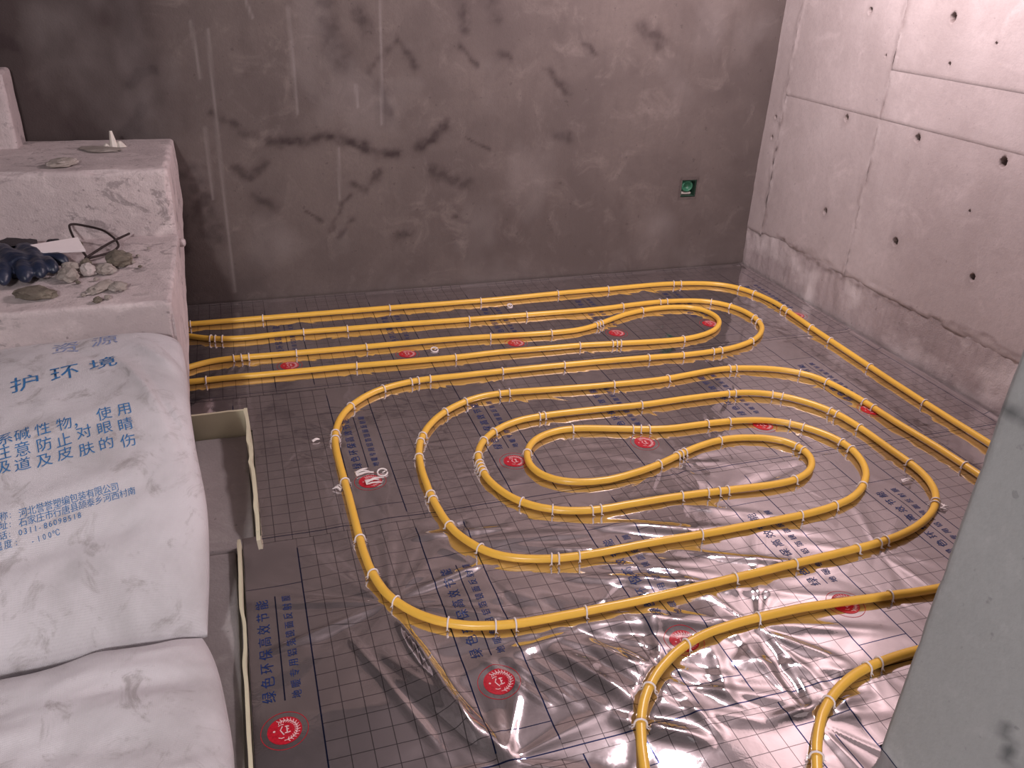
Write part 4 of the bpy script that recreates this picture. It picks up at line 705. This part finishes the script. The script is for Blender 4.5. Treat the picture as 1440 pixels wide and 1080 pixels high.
# ---------------------------------------------------------------- things on the stairs
ZT = .530
def glove():
    root = tag(empty('work_glove', (-.72, 2.93, ZT)), 'dark navy rubber-coated work glove lying on the dusty step', 'glove')
    m = MB()
    m.tube(catmull([(-.80, 3.08, ZT+.030), (-.765, 3.0, ZT+.036), (-.725, 2.93, ZT+.036), (-.690, 2.875, ZT+.03)], 6), np.array([.034]*4+[.040]*6+[.044]*9), 14)
    m.tube(catmull([(-.72, 3.07, ZT+.030), (-.69, 3.0, ZT+.036), (-.66, 2.92, ZT+.032), (-.645, 2.87, ZT+.028)], 6), np.array([.030]*4+[.037]*6+[.035]*9), 14)
    for (x0, y0), (x1, y1), r in (((-.745, 2.90), (-.722, 2.752), .026), ((-.690, 2.895), (-.662, 2.765), .025), ((-.650, 2.90), (-.622, 2.79), .023), ((-.622, 2.915), (-.588, 2.825), .020)):
        m.tube(catmull([(x0, y0, ZT+.036), ((x0+x1)/2, (y0+y1)/2, ZT+.042), (x1, y1, ZT+.026)], 7), np.array([r]*10+[r*.97, r*.92, r*.8, r*.6, r*.25]), 12)
    m.tube(catmull([(-.655, 2.98, ZT+.03), (-.60, 2.955, ZT+.032), (-.565, 2.925, ZT+.022)], 6), np.array([.022]*9+[.020, .017, .012, .005]), 12)
    me = m.mesh('tmp'); o = link('tmp', me)
    md = o.modifiers.new('r', 'REMESH'); md.mode = 'VOXEL'; md.voxel_size = .005; sm = o.modifiers.new('s', 'SMOOTH'); sm.iterations = 6
    bpy.context.view_layer.update(); bod = bpy.data.meshes.new_from_object(o.evaluated_get(bpy.context.evaluated_depsgraph_get())); bpy.data.objects.remove(o)
    co = np.empty(len(bod.vertices)*3, np.float32); bod.vertices.foreach_get('co', co); co = co.reshape(-1, 3)
    co[:, 2] = np.maximum(co[:, 2]+.004*fbm(co[:, 0]*40, co[:, 1]*40, 3, 5), ZT+.001); bod.vertices.foreach_set('co', co.ravel()); bod.polygons.foreach_set('use_smooth', np.ones(len(bod.polygons), bool)); bod.name = 'glove_body'
    inv = Matrix.Translation((.72, -2.93, -ZT))
    b = link('glove_body', bod, M_GLOVE, root); b.matrix_parent_inverse = inv
    P = catmull([(-.775, 3.05, ZT+.036), (-.79, 3.10, ZT+.038), (-.80, 3.15, ZT+.036)], 6); n = 18; V = []; F = []
    for i, q in enumerate(P):
        for j in range(n):
            t = 2*np.pi*j/n; rx = .075+.004*math.sin(j*3+i); V.append((q[0]+.035+rx*math.cos(t), q[1]+.012*math.cos(t), max(q[2]-.008+.024*math.sin(t)+.004*math.sin(5*t+i), ZT+.001)))
    for i in range(len(P)-1):
        for j in range(n): F.append((i*n+j, i*n+(j+1) % n, (i+1)*n+(j+1) % n, (i+1)*n+j))
    F.append(tuple((len(P)-1)*n+j for j in range(n)))
    c = link('cuff', pymesh('cuff', V, F), M_CUFF, root); c.matrix_parent_inverse = inv
glove()
# strip of white board
q = [(-.682, 3.000), (-.668, 2.955), (-.514, 2.980), (-.545, 3.068)]; z = [ZT+.070, ZT+.058, ZT+.048, ZT+.068]
V = [(a[0], a[1], b) for a, b in zip(q, z)]+[(a[0], a[1], b-.006) for a, b in zip(q, z)]
tag(link('board_offcut', pymesh('board_offcut', V, [(0, 1, 2, 3), (7, 6, 5, 4), (0, 4, 5, 1), (1, 5, 6, 2), (2, 6, 7, 3), (3, 7, 4, 0)], False), M_PAPER), 'tapering white board offcut lying between the glove and the wire', 'offcut')
# bent black wire, propped up on the crumbs
wire = catmull([(-.489, 2.906, ZT+.004), (-.512, 2.975, ZT+.022), (-.560, 3.11, ZT+.035), (-.592, 3.22, ZT+.060), (-.585, 3.255, ZT+.062), (-.545, 3.25, ZT+.055), (-.488, 3.22, ZT+.045), (-.452, 3.18, ZT+.030), (-.432, 3.13, ZT+.022), (-.428, 3.09, ZT+.018), (-.445, 3.045, ZT+.016), (-.483, 3.01, ZT+.016), (-.517, 2.970, ZT+.022), (-.500, 2.985, ZT+.030), (-.466, 3.06, ZT+.034), (-.432, 3.14, ZT+.032), (-.399, 3.215, ZT+.028)], 6)
tag(link('wire_loop', MB().tube(wire, .0042, 7).mesh('wire_loop'), M_WIRE), 'bent black wire loop propped on the dusty step', 'wire')
def stone(x, y, sx, sy, sz, seed, mat, lab, z=ZT, grp='mortar crumbs on the step'):
    bm = bmesh.new(); bmesh.ops.create_icosphere(bm, subdivisions=3, radius=1)
    for v in bm.verts:
        d = v.co.normalized(); k = 1+.42*float(fbm(d.x*2.2+seed*3, d.y*2.2+d.z*2.9, 4, seed, .65)); v.co = Vector((d.x*k*sx, d.y*k*sy, max(d.z*k*sz, -sz*.55)))
    me = bpy.data.meshes.new('crumb'); bm.to_mesh(me); bm.free(); me.polygons.foreach_set('use_smooth', np.zeros(len(me.polygons), bool))
    o = link('mortar_crumb', me, mat); o.location = (x, y, z+sz*.56+.002); o.rotation_euler = (0, 0, seed*1.3); return tag(o, lab, 'rubble', grp)
small = 'small pale mortar crumb lying by the glove and wire'
stone(-.413, 2.945, .042, .045, .030, 1, M_STONE2, 'dark brown crumb under the end of the wire loop')
stone(-.448, 2.872, .034, .026, .018, 2, M_STONE, 'flat tan crumb beside the dark brown crumb')
stone(-.497, 2.866, .025, .025, .024, 3, M_STONE3, 'rounded whitish crumb in front of the wire end')
stone(-.553, 2.826, .042, .028, .024, 4, M_STONE, 'pale jagged lump of mortar in front of the board offcut')
stone(-.556, 2.893, .026, .022, .022, 5, M_STONE, 'grey mortar lump at the fingertips of the glove')
stone(-.512, 2.922, .020, .018, .022, 6, M_STONE2, 'dark crumb tucked under the board offcut')
stone(-.628, 2.682, .062, .034, .020, 7, M_STONE2, 'long flat brown crumb in front of the glove fingers')
stone(-.445, 2.706, .052, .026, .014, 8, M_STONE, 'low wide crumb near the step edge, longer of two')
stone(-.395, 2.700, .030, .026, .014, 9, M_STONE, 'low crumb near the step edge, shorter of two')
for i, (x, y, r) in enumerate([(-.444, 2.60, .014), (-.418, 2.622, .010), (-.372, 2.95, .008), (-.345, 2.90, .007), (-.36, 3.02, .007), (-.47, 2.80, .009), (-.52, 2.78, .008), (-.33, 3.10, .006), (-.49, 2.66, .008)]):
    stone(x, y, r, r*.9, r*.7, 20+i, M_STONE if i % 3 else M_STONE2, small)
# dark bits behind the board, shiny foil scraps
stone(-.640, 3.165, .034, .024, .022, 14, M_CUFF, 'crumpled dark scrap behind the board offcut', grp='scraps on the step')
stone(-.575, 3.165, .026, .022, .018, 15, M_STONE2, 'reddish brown scrap between the board offcut and the wire', grp='scraps on the step')
# milky plastic shard on the upper step
sh = MB(); 
for i, (a_, h_, r_) in enumerate(((.0, .062, .016), (.028, .022, .020), (-.026, .014, .018))):
    n = 7; b = len(sh.v); pts = [(-.455+a_+r_*math.cos(t*6.283/n)*(1+.2*(t % 2)), 3.68+r_*.7*math.sin(t*6.283/n), .7785) for t in range(n)]; sh.v += pts+[(-.458+a_*.9+.35*(p[0]+.455-a_), 3.685+.35*(p[1]-3.68), .7785+h_*(.9+.1*(k % 2))) for k, p in enumerate(pts)]
    sh.f += [(b+k, b+(k+1) % n, b+n+(k+1) % n, b+n+k) for k in range(n)]+[tuple(b+n+k for k in range(n)), tuple(b+n-1-k for k in range(n))]
tag(link('plastic_shard', sh.mesh('plastic_shard', False), M_CLEAR), 'milky plastic shard standing on the upper step', 'shard')
stone(-.50, 3.64, .085, .05, .005, 31, M_STONE, 'low pale mortar smear around the plastic shard', .775, 'mortar on the upper step')
stone(-.60, 3.37, .06, .035, .016, 32, M_STONE, 'pinkish mortar lump at the upper step edge', .7765, 'mortar on the upper step')

# ---------------------------------------------------------------- junction box in the back wall
jb = tag(empty('junction_box', (BOX_X, Y_B+.03, BOX_Z)), 'green plastic junction box sunk into the plastered wall', 'junction box')
w, d = .043, .045
m = MB(); t = .003
m.box((-w, -.028, -w), (-w+t, d-.02, w)).box((w-t, -.028, -w), (w, d-.02, w)).box((-w+t, -.028, w-t), (w-t, d-.02, w)).box((-w+t, -.028, -w), (w-t, d-.02, -w+t)).box((-w+t, d-.02-t, -w+t), (w-t, d-.02, w-t))
link('box_shell', m.mesh('box_shell', False), M_GREEND, jb)
a = np.linspace(0, 2*np.pi, 25); V = []; F = []
for (r_, y_) in ((.034, .018), (.034, -.012), (.028, -.018), (.022, -.012), (.018, .004), (0.0005, .006)): V += [(r_*math.cos(t_), y_, .008+r_*.92*math.sin(t_)) for t_ in a[:-1]]
for i in range(5):
    for j in range(24): F.append((i*24+j, i*24+(j+1) % 24, (i+1)*24+(j+1) % 24, (i+1)*24+j))
link('round_cap', pymesh('round_cap', V, F), M_GREEN, jb)
link('mortar_plug', rough_block('mortar_plug', (-.036, -.012, -.040), (.030, .02, -.022), .006, .003, .003, .006, .01, 5), M_STONE, jb)

# ---------------------------------------------------------------- the hanging bulb and the added fill lamp
def bulb(pos, watt, rad, col, lab):
    root = tag(empty('hanging_or_fill_bulb', pos), lab, 'lamp')
    cord = MB().tube(np.array([(0, 0, .16), (.004, 0, .3), (0, 0, Z_C-pos[2])]), .004, 6); link('cord', cord.mesh('cord'), M_BLACK, root)
    link('socket', MB().tube(np.array([(0, 0, .085), (0, 0, .12), (0, 0, .165)]), np.array([.022, .02, .012]), 14).mesh('socket'), M_BLACK, root)
    L = bpy.data.lights.new('bulb_light', 'POINT'); L.energy = watt; L.shadow_soft_size = rad; L.color = col
    lo = bpy.data.objects.new('bulb_light', L); COL.objects.link(lo); lo.parent = root
    return root
bulb(LAMP_POS, LAMP_WATT, .15, (1, .835, .875), 'bare bulb hanging from the ceiling near the right-hand wall')
bulb(FILL_LAMP_POS, FILL_LAMP_WATT, .12, (1, .94, .96), 'added unseen fill bulb hanging far from the coil, near the front wall')
